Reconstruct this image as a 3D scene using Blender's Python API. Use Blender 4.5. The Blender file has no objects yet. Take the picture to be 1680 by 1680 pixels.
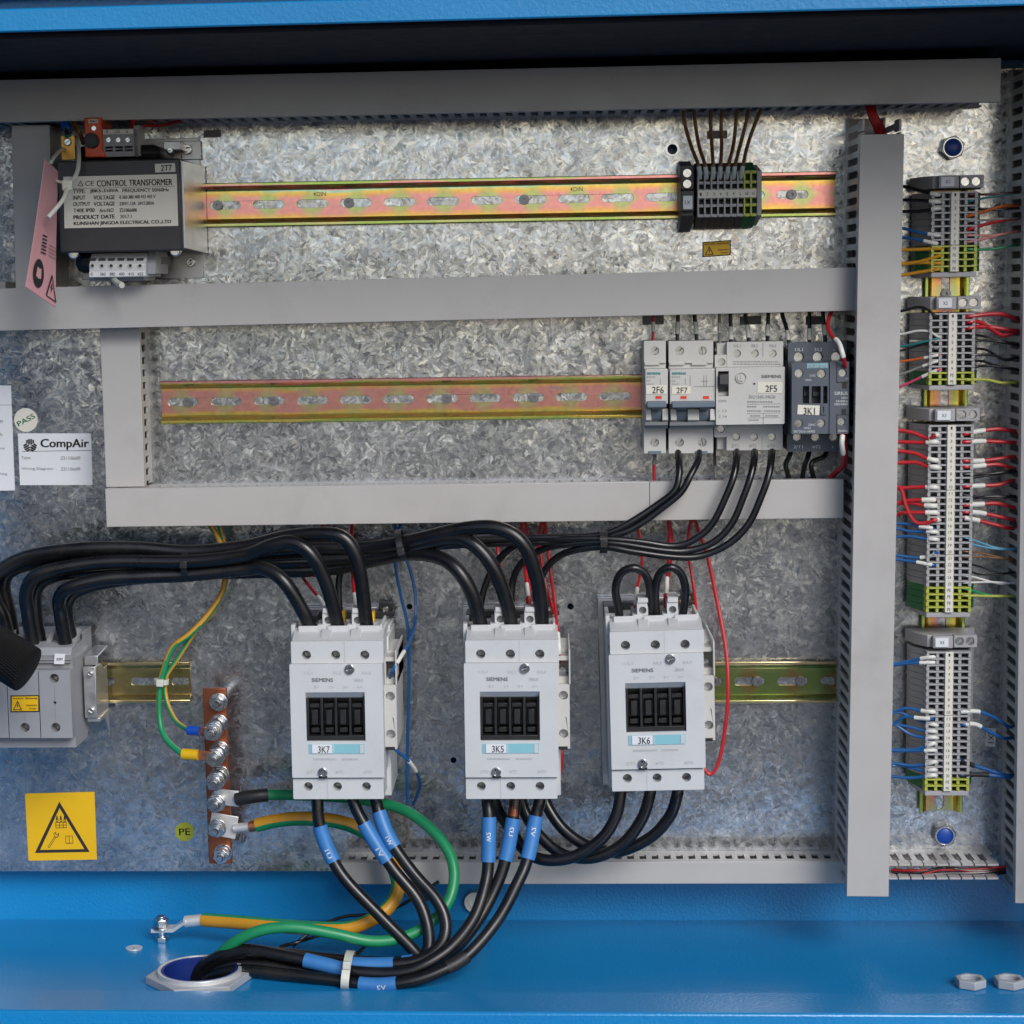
import bpy, bmesh, math, random
from mathutils import Vector, Matrix
from mathutils.geometry import tessellate_polygon

random.seed(7)
R = math.radians
scene = bpy.context.scene
COL = scene.collection

# ------------------------------------------------------------------ camera (the panel is the plane y = 0, x right, z up, metres)
F, DIST = 3400.0, 1.70
yaw, pitch, roll = R(-3.69986), R(-7.44317), R(-1.06202)
SX, SY = -157.9, 68.0
fw = Vector((math.sin(yaw) * math.cos(pitch), math.cos(yaw) * math.cos(pitch), math.sin(pitch)))
r0 = Vector((math.cos(yaw), -math.sin(yaw), 0)); u0 = r0.cross(fw)
rt = r0 * math.cos(roll) + u0 * math.sin(roll)
up = u0 * math.cos(roll) - r0 * math.sin(roll)
cd = bpy.data.cameras.new('camera'); cam = bpy.data.objects.new('camera', cd); COL.objects.link(cam)
cd.sensor_width = 36; cd.lens = F / 1680 * 36
cd.shift_x = -SX / 1680; cd.shift_y = SY / 1680
cd.clip_start = 0.05; cd.clip_end = 5000
m = Matrix((rt, up, -fw)).transposed().to_4x4(); m.translation = (0, -DIST, 0)
cam.matrix_world = m
scene.camera = cam

# ------------------------------------------------------------------ daylight
SUN_EL, SUN_ROT = R(33), R(152)
world = bpy.data.worlds.new('World'); scene.world = world; world.use_nodes = True
nt = world.node_tree; bgn = nt.nodes['Background']
sky = nt.nodes.new('ShaderNodeTexSky'); sky.sky_type = 'NISHITA'; sky.sun_disc = False
sky.sun_elevation = SUN_EL; sky.sun_rotation = SUN_ROT; sky.dust_density = 1.2; sky.air_density = 0.8; sky.ozone_density = 1.0
nt.links.new(sky.outputs[0], bgn.inputs[0]); bgn.inputs[1].default_value = 0.08
sd = bpy.data.lights.new('sun', 'SUN'); sun = bpy.data.objects.new('sun', sd); COL.objects.link(sun)
sd.energy = 1.5; sd.angle = R(30); sd.color = (1.0, 0.985, 0.972)
sdir = Vector((math.sin(SUN_ROT) * math.cos(SUN_EL), math.cos(SUN_ROT) * math.cos(SUN_EL), math.sin(SUN_EL)))
sun.rotation_euler = sdir.to_track_quat('Z', 'Y').to_euler(); sun.location = (1, -3, 3)
vs = scene.view_settings
vs.view_transform = 'Standard'; vs.look = 'None'; vs.gamma = 1; vs.exposure = 0.75; vs.use_curve_mapping = False

# ------------------------------------------------------------------ helpers
def P(px, py, d=0.0):
    """the place on the plane at distance d in front of the panel that was measured at (px, py) in the photograph"""
    ray = rt * ((px - 840 - SX) / F) - up * ((py - 840 - SY) / F) + fw
    t = (DIST - d) / ray.y
    return Vector((ray.x * t, -d, ray.z * t))

def PF(px, py, z):
    """the place at height z measured at (px, py)"""
    ray = rt * ((px - 840 - SX) / F) - up * ((py - 840 - SY) / F) + fw
    t = z / ray.z
    return Vector((ray.x * t, -DIST + ray.y * t, z))

def MMPX(d): return (DIST - d) / F          # metres per pixel at depth d

class MB:
    def __init__(s): s.v = []; s.f = []; s.m = []; s.mat = 0
    def face(s, idx): s.f.append(tuple(idx)); s.m.append(s.mat)
    def box(s, x0, x1, y0, y1, z0, z1):
        b = len(s.v)
        for z in (z0, z1):
            s.v += [(x0, y0, z), (x1, y0, z), (x1, y1, z), (x0, y1, z)]
        for q in ((3, 2, 1, 0), (4, 5, 6, 7), (0, 1, 5, 4), (1, 2, 6, 5), (2, 3, 7, 6), (3, 0, 4, 7)):
            s.face([b + i for i in q])
        return s
    def hexa(s, pts):
        b = len(s.v); s.v += [tuple(p) for p in pts]
        for q in ((3, 2, 1, 0), (4, 5, 6, 7), (0, 1, 5, 4), (1, 2, 6, 5), (2, 3, 7, 6), (3, 0, 4, 7)):
            s.face([b + i for i in q])
        return s
    def prism(s, poly, a0, a1, axis='y', holes=()):
        loops = [list(poly)] + [list(h) for h in holes]
        def mk(p, a):
            return (p[0], a, p[1]) if axis == 'y' else ((a, p[0], p[1]) if axis == 'x' else (p[0], p[1], a))
        tris = tessellate_polygon([[Vector((p[0], p[1], 0)) for p in lp] for lp in loops]) if holes else None
        b = len(s.v); n = sum(len(l) for l in loops)
        for a in (a0, a1):
            for lp in loops: s.v += [mk(p, a) for p in lp]
        if tris is None:
            s.face(range(b + n - 1, b - 1, -1)); s.face(range(b + n, b + 2 * n))
        else:
            for t in tris:
                s.face([b + t[2], b + t[1], b + t[0]]); s.face([b + n + i for i in t])
        o = b
        for lp in loops:
            k = len(lp)
            for i in range(k):
                j = (i + 1) % k
                s.face((o + i, o + j, o + j + n, o + i + n))
            o += k
        return s
    def cyl(s, c, r, h0, h1, axis='y', seg=16, r2=None, rot=0.0):
        """c = the two coordinates across the axis"""
        if r2 is None or r2 == r:
            return s.prism(circ(c[0], c[1], r, seg, rot), h0, h1, axis)
        b = len(s.v)
        def mk(p, a):
            return (p[0], a, p[1]) if axis == 'y' else ((a, p[0], p[1]) if axis == 'x' else (p[0], p[1], a))
        s.v += [mk(p, h0) for p in circ(c[0], c[1], r, seg, rot)] + [mk(p, h1) for p in circ(c[0], c[1], r2, seg, rot)]
        s.face(range(b + seg - 1, b - 1, -1)); s.face(range(b + seg, b + 2 * seg))
        for i in range(seg):
            j = (i + 1) % seg; s.face((b + i, b + j, b + j + seg, b + i + seg))
        return s
    def tube(s, pts, r, seg=10, matfn=None, caps=True, squash=None):
        pts = [Vector(p) for p in pts]; n = len(pts)
        rr = r if callable(r) else (lambda t: r)
        b = len(s.v); nrm = None
        for i, p in enumerate(pts):
            t = (pts[min(i + 1, n - 1)] - pts[max(i - 1, 0)]).normalized()
            if nrm is None:
                nrm = t.orthogonal().normalized() if abs(t.y) > 0.9 else (Vector((0, -1, 0)) - t * (-t.y)).normalized()
            nrm = (nrm - t * nrm.dot(t)).normalized(); bn = t.cross(nrm)
            q = rr(i / (n - 1))
            for k in range(seg):
                a = 2 * math.pi * k / seg
                s.v.append(tuple(p + nrm * (math.cos(a) * q) + bn * (math.sin(a) * q)))
        for i in range(n - 1):
            for k in range(seg):
                if matfn: s.mat = matfn(i / (n - 1), k, seg)
                k2 = (k + 1) % seg
                s.face((b + i * seg + k, b + i * seg + k2, b + (i + 1) * seg + k2, b + (i + 1) * seg + k))
        if caps:
            if matfn: s.mat = 0
            s.face(range(b + seg - 1, b - 1, -1)); s.face(range(b + (n - 1) * seg, b + n * seg))
        return s

def circ(x, z, r, seg=16, rot=0.0):
    return [(x + r * math.cos(rot + 2 * math.pi * i / seg), z + r * math.sin(rot + 2 * math.pi * i / seg)) for i in range(seg)]

def rrect(x0, x1, z0, z1, r, k=4):
    out = []
    for cx, cz, a in ((x1 - r, z1 - r, 0), (x0 + r, z1 - r, 90), (x0 + r, z0 + r, 180), (x1 - r, z0 + r, 270)):
        for i in range(k + 1):
            t = R(a + 90 * i / k); out.append((cx + r * math.cos(t), cz + r * math.sin(t)))
    return out

ORG = {}
def origin(o): return ORG.get(o.name, Vector((0, 0, 0)))

def mesh_of(mb, name, mats, org, smooth=True):
    me = bpy.data.meshes.new(name)
    me.from_pydata([tuple(Vector(v) - org) for v in mb.v], [], mb.f)
    for x in (mats if isinstance(mats, (list, tuple)) else [mats]): me.materials.append(x)
    me.polygons.foreach_set('material_index', mb.m)
    bm = bmesh.new(); bm.from_mesh(me); bmesh.ops.recalc_face_normals(bm, faces=bm.faces); bm.to_mesh(me); bm.free()
    if smooth:
        me.polygons.foreach_set('use_smooth', [True] * len(me.polygons)); me.set_sharp_from_angle(angle=R(38))
    me.update()
    return me

def build(mb, name, mats, parent=None, org=None, bevel=0.0, smooth=True):
    """one mesh object; mb is in place, the object's origin is that of its thing"""
    if parent is not None: org = origin(parent)
    elif org is None: org = Vector((0, 0, 0))
    o = bpy.data.objects.new(name, mesh_of(mb, name, mats, org, smooth)); COL.objects.link(o)
    if parent is not None: o.parent = parent; ORG[o.name] = org
    else: o.location = org; ORG[o.name] = Vector(org)
    if bevel:
        md = o.modifiers.new('bevel', 'BEVEL'); md.width = bevel; md.segments = 2; md.limit_method = 'ANGLE'; md.angle_limit = R(40)
    return o

def tag(o, label, cat, group=None):
    o['label'] = label; o['category'] = cat
    if group: o['group'] = group
    return o

def thing(name, label, cat, loc, group=None):
    o = bpy.data.objects.new(name, None); COL.objects.link(o); o.empty_display_size = 0.01
    o.location = loc; ORG[o.name] = Vector(loc)
    return tag(o, label, cat, group)

def inst(me, name, parent, loc, rot=None):
    """another piece with the same mesh; loc in place"""
    o = bpy.data.objects.new(name, me); COL.objects.link(o); o.parent = parent
    o.location = Vector(loc) - origin(parent)
    if rot: o.rotation_euler = rot
    return o

def bx(mb, x0, y0, x1, y1, df, db):
    """box whose front face (at depth df) was measured as the rectangle x0..x1, y0..y1; its back is at depth db"""
    xm, ym = (x0 + x1) / 2, (y0 + y1) / 2
    return mb.box(P(x0, ym, df).x, P(x1, ym, df).x, -df, -db, P(xm, y1, df).z, P(xm, y0, df).z)

def rc(x0, y0, x1, y1, d):
    xm, ym = (x0 + x1) / 2, (y0 + y1) / 2
    return P(x0, ym, d).x, P(x1, ym, d).x, P(xm, y1, d).z, P(xm, y0, d).z

def cxz(px, py, d):
    q = P(px, py, d); return (q.x, q.z)

def quad_px(mb, pts, d, th=0.0003):
    """flat sheet with the four measured corners, lying at depth d"""
    mb.prism([cxz(x, y, d) for x, y in pts], -d, -d - th, 'y'); return mb

_tc = {}
def text_mesh(s, bold=False):
    if s in _tc: return _tc[s]
    cu = bpy.data.curves.new('t', 'FONT'); cu.body = s; cu.resolution_u = 3
    o = bpy.data.objects.new('t', cu); COL.objects.link(o)
    me = bpy.data.meshes.new_from_object(o)
    vs_ = [tuple(v.co) for v in me.vertices]; fs = [tuple(p.vertices) for p in me.polygons]
    bpy.data.objects.remove(o); bpy.data.curves.remove(cu); bpy.data.meshes.remove(me)
    x0 = min(v[0] for v in vs_); x1 = max(v[0] for v in vs_); y0 = min(v[1] for v in vs_); y1 = max(v[1] for v in vs_)
    _tc[s] = ([((v[0] - x0) / max(x1 - x0, 1e-6), (v[1] - y0) / max(y1 - y0, 1e-6)) for v in vs_], fs)
    return _tc[s]

def add_text(mb, s, fn, bold=0.0):
    """fn maps (0..1, 0..1) of the lettering's box to a point"""
    v, f = text_mesh(s)
    for off in ((0, 0), (bold, 0)) if bold else ((0, 0),):
        b = len(mb.v); mb.v += [tuple(fn(p[0] + off[0], p[1])) for p in v]
        for q in f: mb.face([b + i for i in q])

def text_px(mb, s, x0, y0, x1, y1, d, slope=0.0, bold=0.0, lift=0.00035, turn=0):
    """lettering filling the measured rectangle at depth d, slope = fall per pixel along its length"""
    def fn(u, v):
        if turn == 1: u, v = 1 - v, u           # reads upwards
        if turn == -1: u, v = v, 1 - u          # reads downwards
        x = x0 + (x1 - x0) * u
        q = P(x, y1 + (y0 - y1) * v + slope * (x - (x0 + x1) / 2), d); return (q.x, q.y - lift, q.z)
    add_text(mb, s, fn, bold)

def spline(pts, n=7):
    pts = [Vector(p) for p in pts]
    if len(pts) == 2:
        return [pts[0].lerp(pts[1], i / 6) for i in range(7)]
    q = [pts[0] * 2 - pts[1]] + pts + [pts[-1] * 2 - pts[-2]]
    out = []
    for i in range(1, len(q) - 2):
        p0, p1, p2, p3 = q[i - 1:i + 3]
        for k in range(n):
            t = k / n
            out.append(0.5 * ((2 * p1) + (p2 - p0) * t + (2 * p0 - 5 * p1 + 4 * p2 - p3) * t * t + (3 * p1 - p0 - 3 * p2 + p3) * t ** 3))
    out.append(pts[-1]); return out

def arc_sub(path, a, b, n=8):
    ln = [0.0]
    for i in range(1, len(path)): ln.append(ln[-1] + (path[i] - path[i - 1]).length)
    def at(t):
        L = t * ln[-1]
        for i in range(1, len(path)):
            if ln[i] >= L:
                k = (L - ln[i - 1]) / max(ln[i] - ln[i - 1], 1e-9); return path[i - 1].lerp(path[i], k)
        return path[-1]
    return [at(a + (b - a) * i / (n - 1)) for i in range(n)]

def wire(name, label, cat, pts, wpx, mat, group=None, sleeves=(), seg=8, n=6, stripe=None):
    """pts: (px, py, depth) along the run; wpx its measured width in pixels; sleeves: (from, to, material, part name[, swell])"""
    dm = sum(p[2] for p in pts) / len(pts)
    r = wpx / 2 * MMPX(dm)
    path = spline([P(*p) for p in pts], n)
    mb = MB()
    if stripe:
        lo, hi, tw = stripe
        mb.tube(path, r, 20, matfn=lambda t, k, s: 1 if ((k / s + tw * t - lo) % 1.0) < (hi - lo) else 0)
    else: mb.tube(path, r, seg)
    o = tag(build(mb, name, mat, org=path[len(path) // 2]), label, cat, group)
    for sl in sleeves:
        sub = arc_sub(path, sl[0], sl[1]); sw = sl[4] if len(sl) > 4 else 1.22
        build(MB().tube(sub, r * sw, max(seg, 10)), sl[3], sl[2], o)
    return o, path, r

# ------------------------------------------------------------------ materials
def S(r, g, b):
    f = lambda c: (c / 255 / 12.92) if c <= 10 else ((c / 255 + 0.055) / 1.055) ** 2.4
    return (f(r), f(g), f(b), 1.0)

def new_mat(name):
    mt = bpy.data.materials.new(name); mt.use_nodes = True
    return mt, mt.node_tree.nodes, mt.node_tree.links, mt.node_tree.nodes['Principled BSDF']

def plain(name, col, rough=0.5, metal=0.0, var=0.06, scale=60.0, bump=0.0, bscale=600.0, rvar=0.08, spec=0.5, trans=0.0, grime=0.0):
    """painted metal, plastic, paper: an even colour with faint mottling, dust and grain"""
    mt, N, L, b = new_mat(name)
    if len(col) == 3: col = (*col, 1.0)
    tc = N.new('ShaderNodeTexCoord')
    nz = N.new('ShaderNodeTexNoise'); nz.inputs['Scale'].default_value = scale; nz.inputs['Detail'].default_value = 5
    nz.inputs['Roughness'].default_value = 0.65
    ge = N.new('ShaderNodeNewGeometry'); L.new(ge.outputs['Position'], nz.inputs['Vector'])
    mx = N.new('ShaderNodeMix'); mx.data_type = 'RGBA'
    mx.inputs['A'].default_value = tuple(c * (1 - var * 1.6) for c in col[:3]) + (1,)
    mx.inputs['B'].default_value = tuple(min(1, c * (1 + var * 1.6)) for c in col[:3]) + (1,)
    L.new(nz.outputs['Fac'], mx.inputs['Factor']); colour = mx.outputs['Result']
    if grime:
        for sc_, lo, hi, amt, cc in ((17, 0.52, 0.78, grime, (0.16, 0.13, 0.10, 1)), (240, 0.70, 0.76, grime * 1.6, (0.06, 0.05, 0.045, 1))):
            g = N.new('ShaderNodeTexNoise'); g.inputs['Scale'].default_value = sc_; g.inputs['Detail'].default_value = 6; g.inputs['Roughness'].default_value = 0.7
            L.new(ge.outputs['Position'], g.inputs['Vector'])
            q = N.new('ShaderNodeMapRange'); q.inputs['From Min'].default_value = lo; q.inputs['From Max'].default_value = hi; q.inputs['To Max'].default_value = amt
            L.new(g.outputs['Fac'], q.inputs['Value'])
            m2 = N.new('ShaderNodeMix'); m2.data_type = 'RGBA'; m2.inputs['B'].default_value = cc
            L.new(q.outputs[0], m2.inputs['Factor']); L.new(colour, m2.inputs['A']); colour = m2.outputs['Result']
    L.new(colour, b.inputs['Base Color'])
    mr = N.new('ShaderNodeMapRange'); mr.inputs['To Min'].default_value = max(0.02, rough - rvar); mr.inputs['To Max'].default_value = min(1, rough + rvar)
    mr.inputs['From Min'].default_value = 0.3; mr.inputs['From Max'].default_value = 0.7
    L.new(nz.outputs['Fac'], mr.inputs['Value']); L.new(mr.outputs['Result'], b.inputs['Roughness'])
    b.inputs['Metallic'].default_value = metal; b.inputs['Specular IOR Level'].default_value = spec
    b.inputs['Transmission Weight'].default_value = trans
    if bump:
        n2 = N.new('ShaderNodeTexNoise'); n2.inputs['Scale'].default_value = bscale; n2.inputs['Detail'].default_value = 2
        L.new(tc.outputs['Object'], n2.inputs['Vector'])
        bp = N.new('ShaderNodeBump'); bp.inputs['Strength'].default_value = bump; bp.inputs['Distance'].default_value = 0.0006
        L.new(n2.outputs['Fac'], bp.inputs['Height']); L.new(bp.outputs['Normal'], b.inputs['Normal'])
    return mt

def galvanised():
    mt, N, L, b = new_mat('galvanised_sheet')
    tc = N.new('ShaderNodeTexCoord')
    def noise(scale, detail, rough=0.5, vec=None):
        q = N.new('ShaderNodeTexNoise'); q.inputs['Scale'].default_value = scale; q.inputs['Detail'].default_value = detail; q.inputs['Roughness'].default_value = rough
        L.new(vec or tc.outputs['Object'], q.inputs['Vector']); return q
    def rng(src, f0, f1, t0, t1):
        q = N.new('ShaderNodeMapRange')
        for k, v in zip(('From Min', 'From Max', 'To Min', 'To Max'), (f0, f1, t0, t1)): q.inputs[k].default_value = v
        L.new(src, q.inputs['Value']); return q.outputs[0]
    def mix(f, x, y):
        q = N.new('ShaderNodeMix'); q.data_type = 'RGBA'
        if isinstance(f, float): q.inputs['Factor'].default_value = f
        else: L.new(f, q.inputs['Factor'])
        L.new(x, q.inputs['A']); L.new(y, q.inputs['B']); return q.outputs['Result']
    wn = noise(260, 2)
    su = N.new('ShaderNodeVectorMath'); su.operation = 'SUBTRACT'; su.inputs[1].default_value = (0.5, 0.5, 0.5); L.new(wn.outputs['Color'], su.inputs[0])
    sc = N.new('ShaderNodeVectorMath'); sc.operation = 'SCALE'; sc.inputs['Scale'].default_value = 0.0038; L.new(su.outputs[0], sc.inputs[0])
    wp = N.new('ShaderNodeVectorMath'); wp.operation = 'ADD'; L.new(tc.outputs['Object'], wp.inputs[0]); L.new(sc.outputs[0], wp.inputs[1])
    def shards(ang, sx, sz):
        mp = N.new('ShaderNodeMapping'); mp.inputs['Rotation'].default_value = (0, R(ang), 0); L.new(wp.outputs[0], mp.inputs['Vector'])
        m2 = N.new('ShaderNodeMapping'); m2.inputs['Scale'].default_value = (sx, 1, sz); L.new(mp.outputs[0], m2.inputs['Vector'])
        vo = N.new('ShaderNodeTexVoronoi'); vo.inputs['Scale'].default_value = 1.0; L.new(m2.outputs[0], vo.inputs['Vector']); return vo.outputs['Color']
    # feathery zinc crystals: long thin shards in several directions, each patch showing its own
    pa = rng(noise(85, 2).outputs['Fac'], 0.46, 0.54, 0, 1); pb = rng(noise(97, 2).outputs['Fac'], 0.45, 0.55, 0, 1)
    g1 = mix(pa, shards(33, 140, 520), shards(-48, 150, 530)); g2 = mix(pb, shards(82, 150, 540), shards(-8, 140, 510))
    fine = mix(rng(noise(120, 2).outputs['Fac'], 0.47, 0.53, 0, 1), g1, g2)
    coarse = mix(pb, shards(20, 62, 125), shards(-60, 66, 130))
    cell = mix(0.36, fine, coarse)
    sep = N.new('ShaderNodeSeparateColor'); L.new(cell, sep.inputs[0])
    cr = N.new('ShaderNodeValToRGB'); e = cr.color_ramp.elements
    e[0].position = 0.15; e[0].color = (0.43, 0.45, 0.475, 1); e[1].position = 0.85; e[1].color = (0.69, 0.705, 0.72, 1)
    for p_, v in ((0.30, 0.525), (0.5, 0.58)):
        q = e.new(p_); q.color = (v * .965, v, v * 1.04, 1)
    L.new(sep.outputs[0], cr.inputs[0])
    cloud = rng(noise(11, 4).outputs['Fac'], 0.35, 0.65, 0.84, 1.06)
    mul = N.new('ShaderNodeVectorMath'); mul.operation = 'SCALE'; L.new(cr.outputs[0], mul.inputs[0]); L.new(cloud, mul.inputs['Scale'])
    L.new(mul.outputs[0], b.inputs['Base Color'])
    b.inputs['Metallic'].default_value = 0.93
    L.new(rng(sep.outputs[1], 0.2, 0.8, 0.16, 0.28), b.inputs['Roughness'])
    # each crystal leans its own way
    s2 = N.new('ShaderNodeVectorMath'); s2.operation = 'SUBTRACT'; s2.inputs[1].default_value = (0.5, 0.5, 0.5); L.new(cell, s2.inputs[0])
    s3 = N.new('ShaderNodeVectorMath'); s3.operation = 'SCALE'; s3.inputs['Scale'].default_value = 0.095; L.new(s2.outputs[0], s3.inputs[0])
    ge = N.new('ShaderNodeNewGeometry')
    ad = N.new('ShaderNodeVectorMath'); ad.operation = 'ADD'; L.new(ge.outputs['Normal'], ad.inputs[0]); L.new(s3.outputs[0], ad.inputs[1])
    nm = N.new('ShaderNodeVectorMath'); nm.operation = 'NORMALIZE'; L.new(ad.outputs[0], nm.inputs[0]); L.new(nm.outputs[0], b.inputs['Normal'])
    return mt

def passivated(name, stops, halo, pitch_, x_axis='X', z_axis='Z', half=0.0176, rough=0.17, noise=0.35, phase=0.0):
    """yellow-chromated steel: the film's colour runs in bands across the rail and in halos round the slots"""
    mt, N, L, b = new_mat(name)
    tc = N.new('ShaderNodeTexCoord'); sp = N.new('ShaderNodeSeparateXYZ'); L.new(tc.outputs['Object'], sp.inputs[0])
    nz = N.new('ShaderNodeTexNoise'); nz.inputs['Scale'].default_value = 14; nz.inputs['Detail'].default_value = 3
    L.new(tc.outputs['Object'], nz.inputs['Vector'])
    def math_(op, a, bb=None):
        q = N.new('ShaderNodeMath'); q.operation = op
        for i, x in enumerate((a, bb)):
            if x is None: continue
            if isinstance(x, (int, float)): q.inputs[i].default_value = x
            else: L.new(x, q.inputs[i])
        return q.outputs[0]
    zz = math_('MULTIPLY', sp.outputs[z_axis], 0.5 / half)
    wob = math_('MULTIPLY', math_('SUBTRACT', nz.outputs['Fac'], 0.5), noise)
    v = math_('ADD', math_('ADD', zz, 0.5), wob)
    cr = N.new('ShaderNodeValToRGB'); els = cr.color_ramp.elements
    while len(els) > 1: els.remove(els[0])
    els[0].position = stops[0][0]; els[0].color = (*stops[0][1], 1)
    for p_, c_ in stops[1:]:
        q = els.new(p_); q.color = (*c_, 1)
    L.new(v, cr.inputs[0])
    c = math_('COSINE', math_('MULTIPLY', math_('ADD', sp.outputs[x_axis], phase), 2 * math.pi / pitch_))
    cz = math_('SUBTRACT', 1.0, math_('MULTIPLY', math_('ABSOLUTE', sp.outputs[z_axis]), 1.0 / 0.010))
    hf = N.new('ShaderNodeMapRange'); hf.inputs['From Min'].default_value = 0.50; hf.inputs['From Max'].default_value = 0.95
    L.new(math_('ADD', math_('MULTIPLY', math_('ADD', c, 1.0), 0.35), math_('MULTIPLY', cz, 0.55)), hf.inputs['Value'])
    hm = math_('MULTIPLY', hf.outputs[0], 0.85)
    mx = N.new('ShaderNodeMix'); mx.data_type = 'RGBA'
    L.new(hm, mx.inputs['Factor']); L.new(cr.outputs[0], mx.inputs['A']); mx.inputs['B'].default_value = (*halo, 1)
    L.new(mx.outputs['Result'], b.inputs['Base Color'])
    b.inputs['Metallic'].default_value = 0.9
    fn = N.new('ShaderNodeTexNoise'); fn.inputs['Scale'].default_value = 300; L.new(tc.outputs['Object'], fn.inputs['Vector'])
    mr = N.new('ShaderNodeMapRange'); mr.inputs['To Min'].default_value = rough - 0.05; mr.inputs['To Max'].default_value = rough + 0.1
    L.new(fn.outputs['Fac'], mr.inputs['Value']); L.new(mr.outputs[0], b.inputs['Roughness'])
    return mt

def blue_paint():
    mt, N, L, b = new_mat('blue_powder_coat')
    tc = N.new('ShaderNodeTexCoord')
    nz = N.new('ShaderNodeTexNoise'); nz.inputs['Scale'].default_value = 5; nz.inputs['Detail'].default_value = 6
    L.new(tc.outputs['Object'], nz.inputs['Vector'])
    cr = N.new('ShaderNodeValToRGB'); e = cr.color_ramp.elements
    e[0].position = 0.3; e[0].color = (0.005, 0.178, 0.42, 1); e[1].position = 0.7; e[1].color = (0.006, 0.210, 0.48, 1)
    L.new(nz.outputs['Fac'], cr.inputs[0]); L.new(cr.outputs[0], b.inputs['Base Color'])
    b.inputs['Roughness'].default_value = 0.26; b.inputs['Coat Weight'].default_value = 0.15; b.inputs['Coat Roughness'].default_value = 0.15
    vo = N.new('ShaderNodeTexNoise'); vo.inputs['Scale'].default_value = 420; vo.inputs['Detail'].default_value = 2
    L.new(tc.outputs['Object'], vo.inputs['Vector'])
    bp = N.new('ShaderNodeBump'); bp.inputs['Strength'].default_value = 0.42; bp.inputs['Distance'].default_value = 0.0008
    L.new(vo.outputs['Fac'], bp.inputs['Height']); L.new(bp.outputs['Normal'], b.inputs['Normal'])
    return mt

def duct_plastic():
    mt = plain('grey_pvc', (0.41, 0.395, 0.38), 0.40, var=0.03, rvar=0.12, grime=0.22, scale=25, bump=0.05, bscale=900)
    return mt

M = {}
M['galv'] = galvanised()
M['blue'] = blue_paint()
M['duct'] = duct_plastic()
M['white'] = plain('white_housing', (0.52, 0.53, 0.535), 0.45, var=0.03, grime=0.16, bump=0.06, bscale=1500)
M['cream'] = plain('pale_housing', (0.50, 0.49, 0.465), 0.42, var=0.03, grime=0.14, bump=0.05, bscale=1500)
M['slate'] = plain('slate_housing', (0.075, 0.088, 0.112), 0.45, var=0.06, bump=0.06, bscale=1500)
M['greyh'] = plain('grey_housing', (0.265, 0.27, 0.285), 0.42, grime=0.14, var=0.04, bump=0.05, bscale=1200)
M['tgrey'] = plain('terminal_grey', (0.34, 0.335, 0.34), 0.5, var=0.05)
M['tdark'] = plain('terminal_dark', (0.06, 0.057, 0.06), 0.5, var=0.08)
M['tgreen'] = plain('terminal_green', (0.02, 0.16, 0.05), 0.45, var=0.08)
M['tyellow'] = plain('terminal_yellow', (0.38, 0.41, 0.06), 0.45, var=0.08)
M['black'] = plain('black_plastic', (0.012, 0.012, 0.013), 0.45, var=0.2)
M['dark'] = plain('charcoal_lacquer', (0.030, 0.028, 0.030), 0.38, var=0.15, bump=0.1, bscale=500)
M['pvc_black'] = plain('black_cable_jacket', (0.0055, 0.0055, 0.007), 0.30, var=0.25, scale=40, grime=0.10, bump=0.05)
M['pvc_red'] = plain('red_insulation', (0.42, 0.012, 0.018), 0.38, var=0.1)
M['pvc_blue'] = plain('blue_insulation', (0.008, 0.085, 0.26), 0.38, var=0.1)
M['pvc_lblue'] = plain('light_blue_insulation', (0.10, 0.30, 0.42), 0.38, var=0.1)
M['pvc_brown'] = plain('brown_insulation', (0.17, 0.065, 0.012), 0.4, var=0.15)
M['pvc_yellow'] = plain('yellow_insulation', (0.55, 0.26, 0.015), 0.4, var=0.1)
M['pvc_orange'] = plain('orange_insulation', (0.48, 0.10, 0.015), 0.4, var=0.1)
M['pvc_green'] = plain('green_insulation', (0.010, 0.22, 0.085), 0.4, var=0.1)
M['pvc_white'] = plain('white_insulation', (0.62, 0.61, 0.58), 0.4, var=0.05)
M['pvc_grey'] = plain('grey_insulation', (0.20, 0.20, 0.19), 0.4, var=0.1)
M['pvc_teal'] = plain('teal_insulation', (0.02, 0.17, 0.17), 0.4, var=0.1)
M['pvc_pink'] = plain('pink_insulation', (0.55, 0.20, 0.17), 0.4, var=0.1)
M['pvc_magenta'] = plain('magenta_insulation', (0.50, 0.05, 0.12), 0.4, var=0.1)
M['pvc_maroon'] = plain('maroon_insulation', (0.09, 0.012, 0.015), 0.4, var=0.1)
M['shrink'] = plain('blue_heat_shrink', (0.035, 0.17, 0.43), 0.42, var=0.12, scale=90)
M['shrink_black'] = plain('black_heat_shrink', (0.014, 0.014, 0.015), 0.5, var=0.2)
M['sleeve'] = plain('white_marker_sleeve', (0.66, 0.65, 0.60), 0.45, var=0.05)
M['nylon'] = plain('milky_nylon', (0.55, 0.56, 0.50), 0.35, var=0.06)
M['paper'] = plain('white_label', (0.66, 0.67, 0.69), 0.5, var=0.02)
M['ivory'] = plain('ivory_label', (0.66, 0.63, 0.54), 0.5, var=0.03)
M['cyan'] = plain('cyan_label', (0.21, 0.46, 0.52), 0.45, var=0.04)
M['yel'] = plain('yellow_sticker', (0.72, 0.42, 0.004), 0.4, var=0.04)
M['pegreen'] = plain('lime_sticker', (0.30, 0.34, 0.02), 0.5, var=0.05)
M['pink'] = plain('pink_card', (0.52, 0.27, 0.29), 0.5, var=0.04)
M['ink'] = plain('black_ink', (0.014, 0.013, 0.014), 0.6, var=0.1)
M['ink_grey'] = plain('grey_ink', (0.22, 0.22, 0.23), 0.6, var=0.1)
M['ink_pale'] = plain('pale_grey_ink', (0.40, 0.41, 0.42), 0.6, var=0.1)
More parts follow.
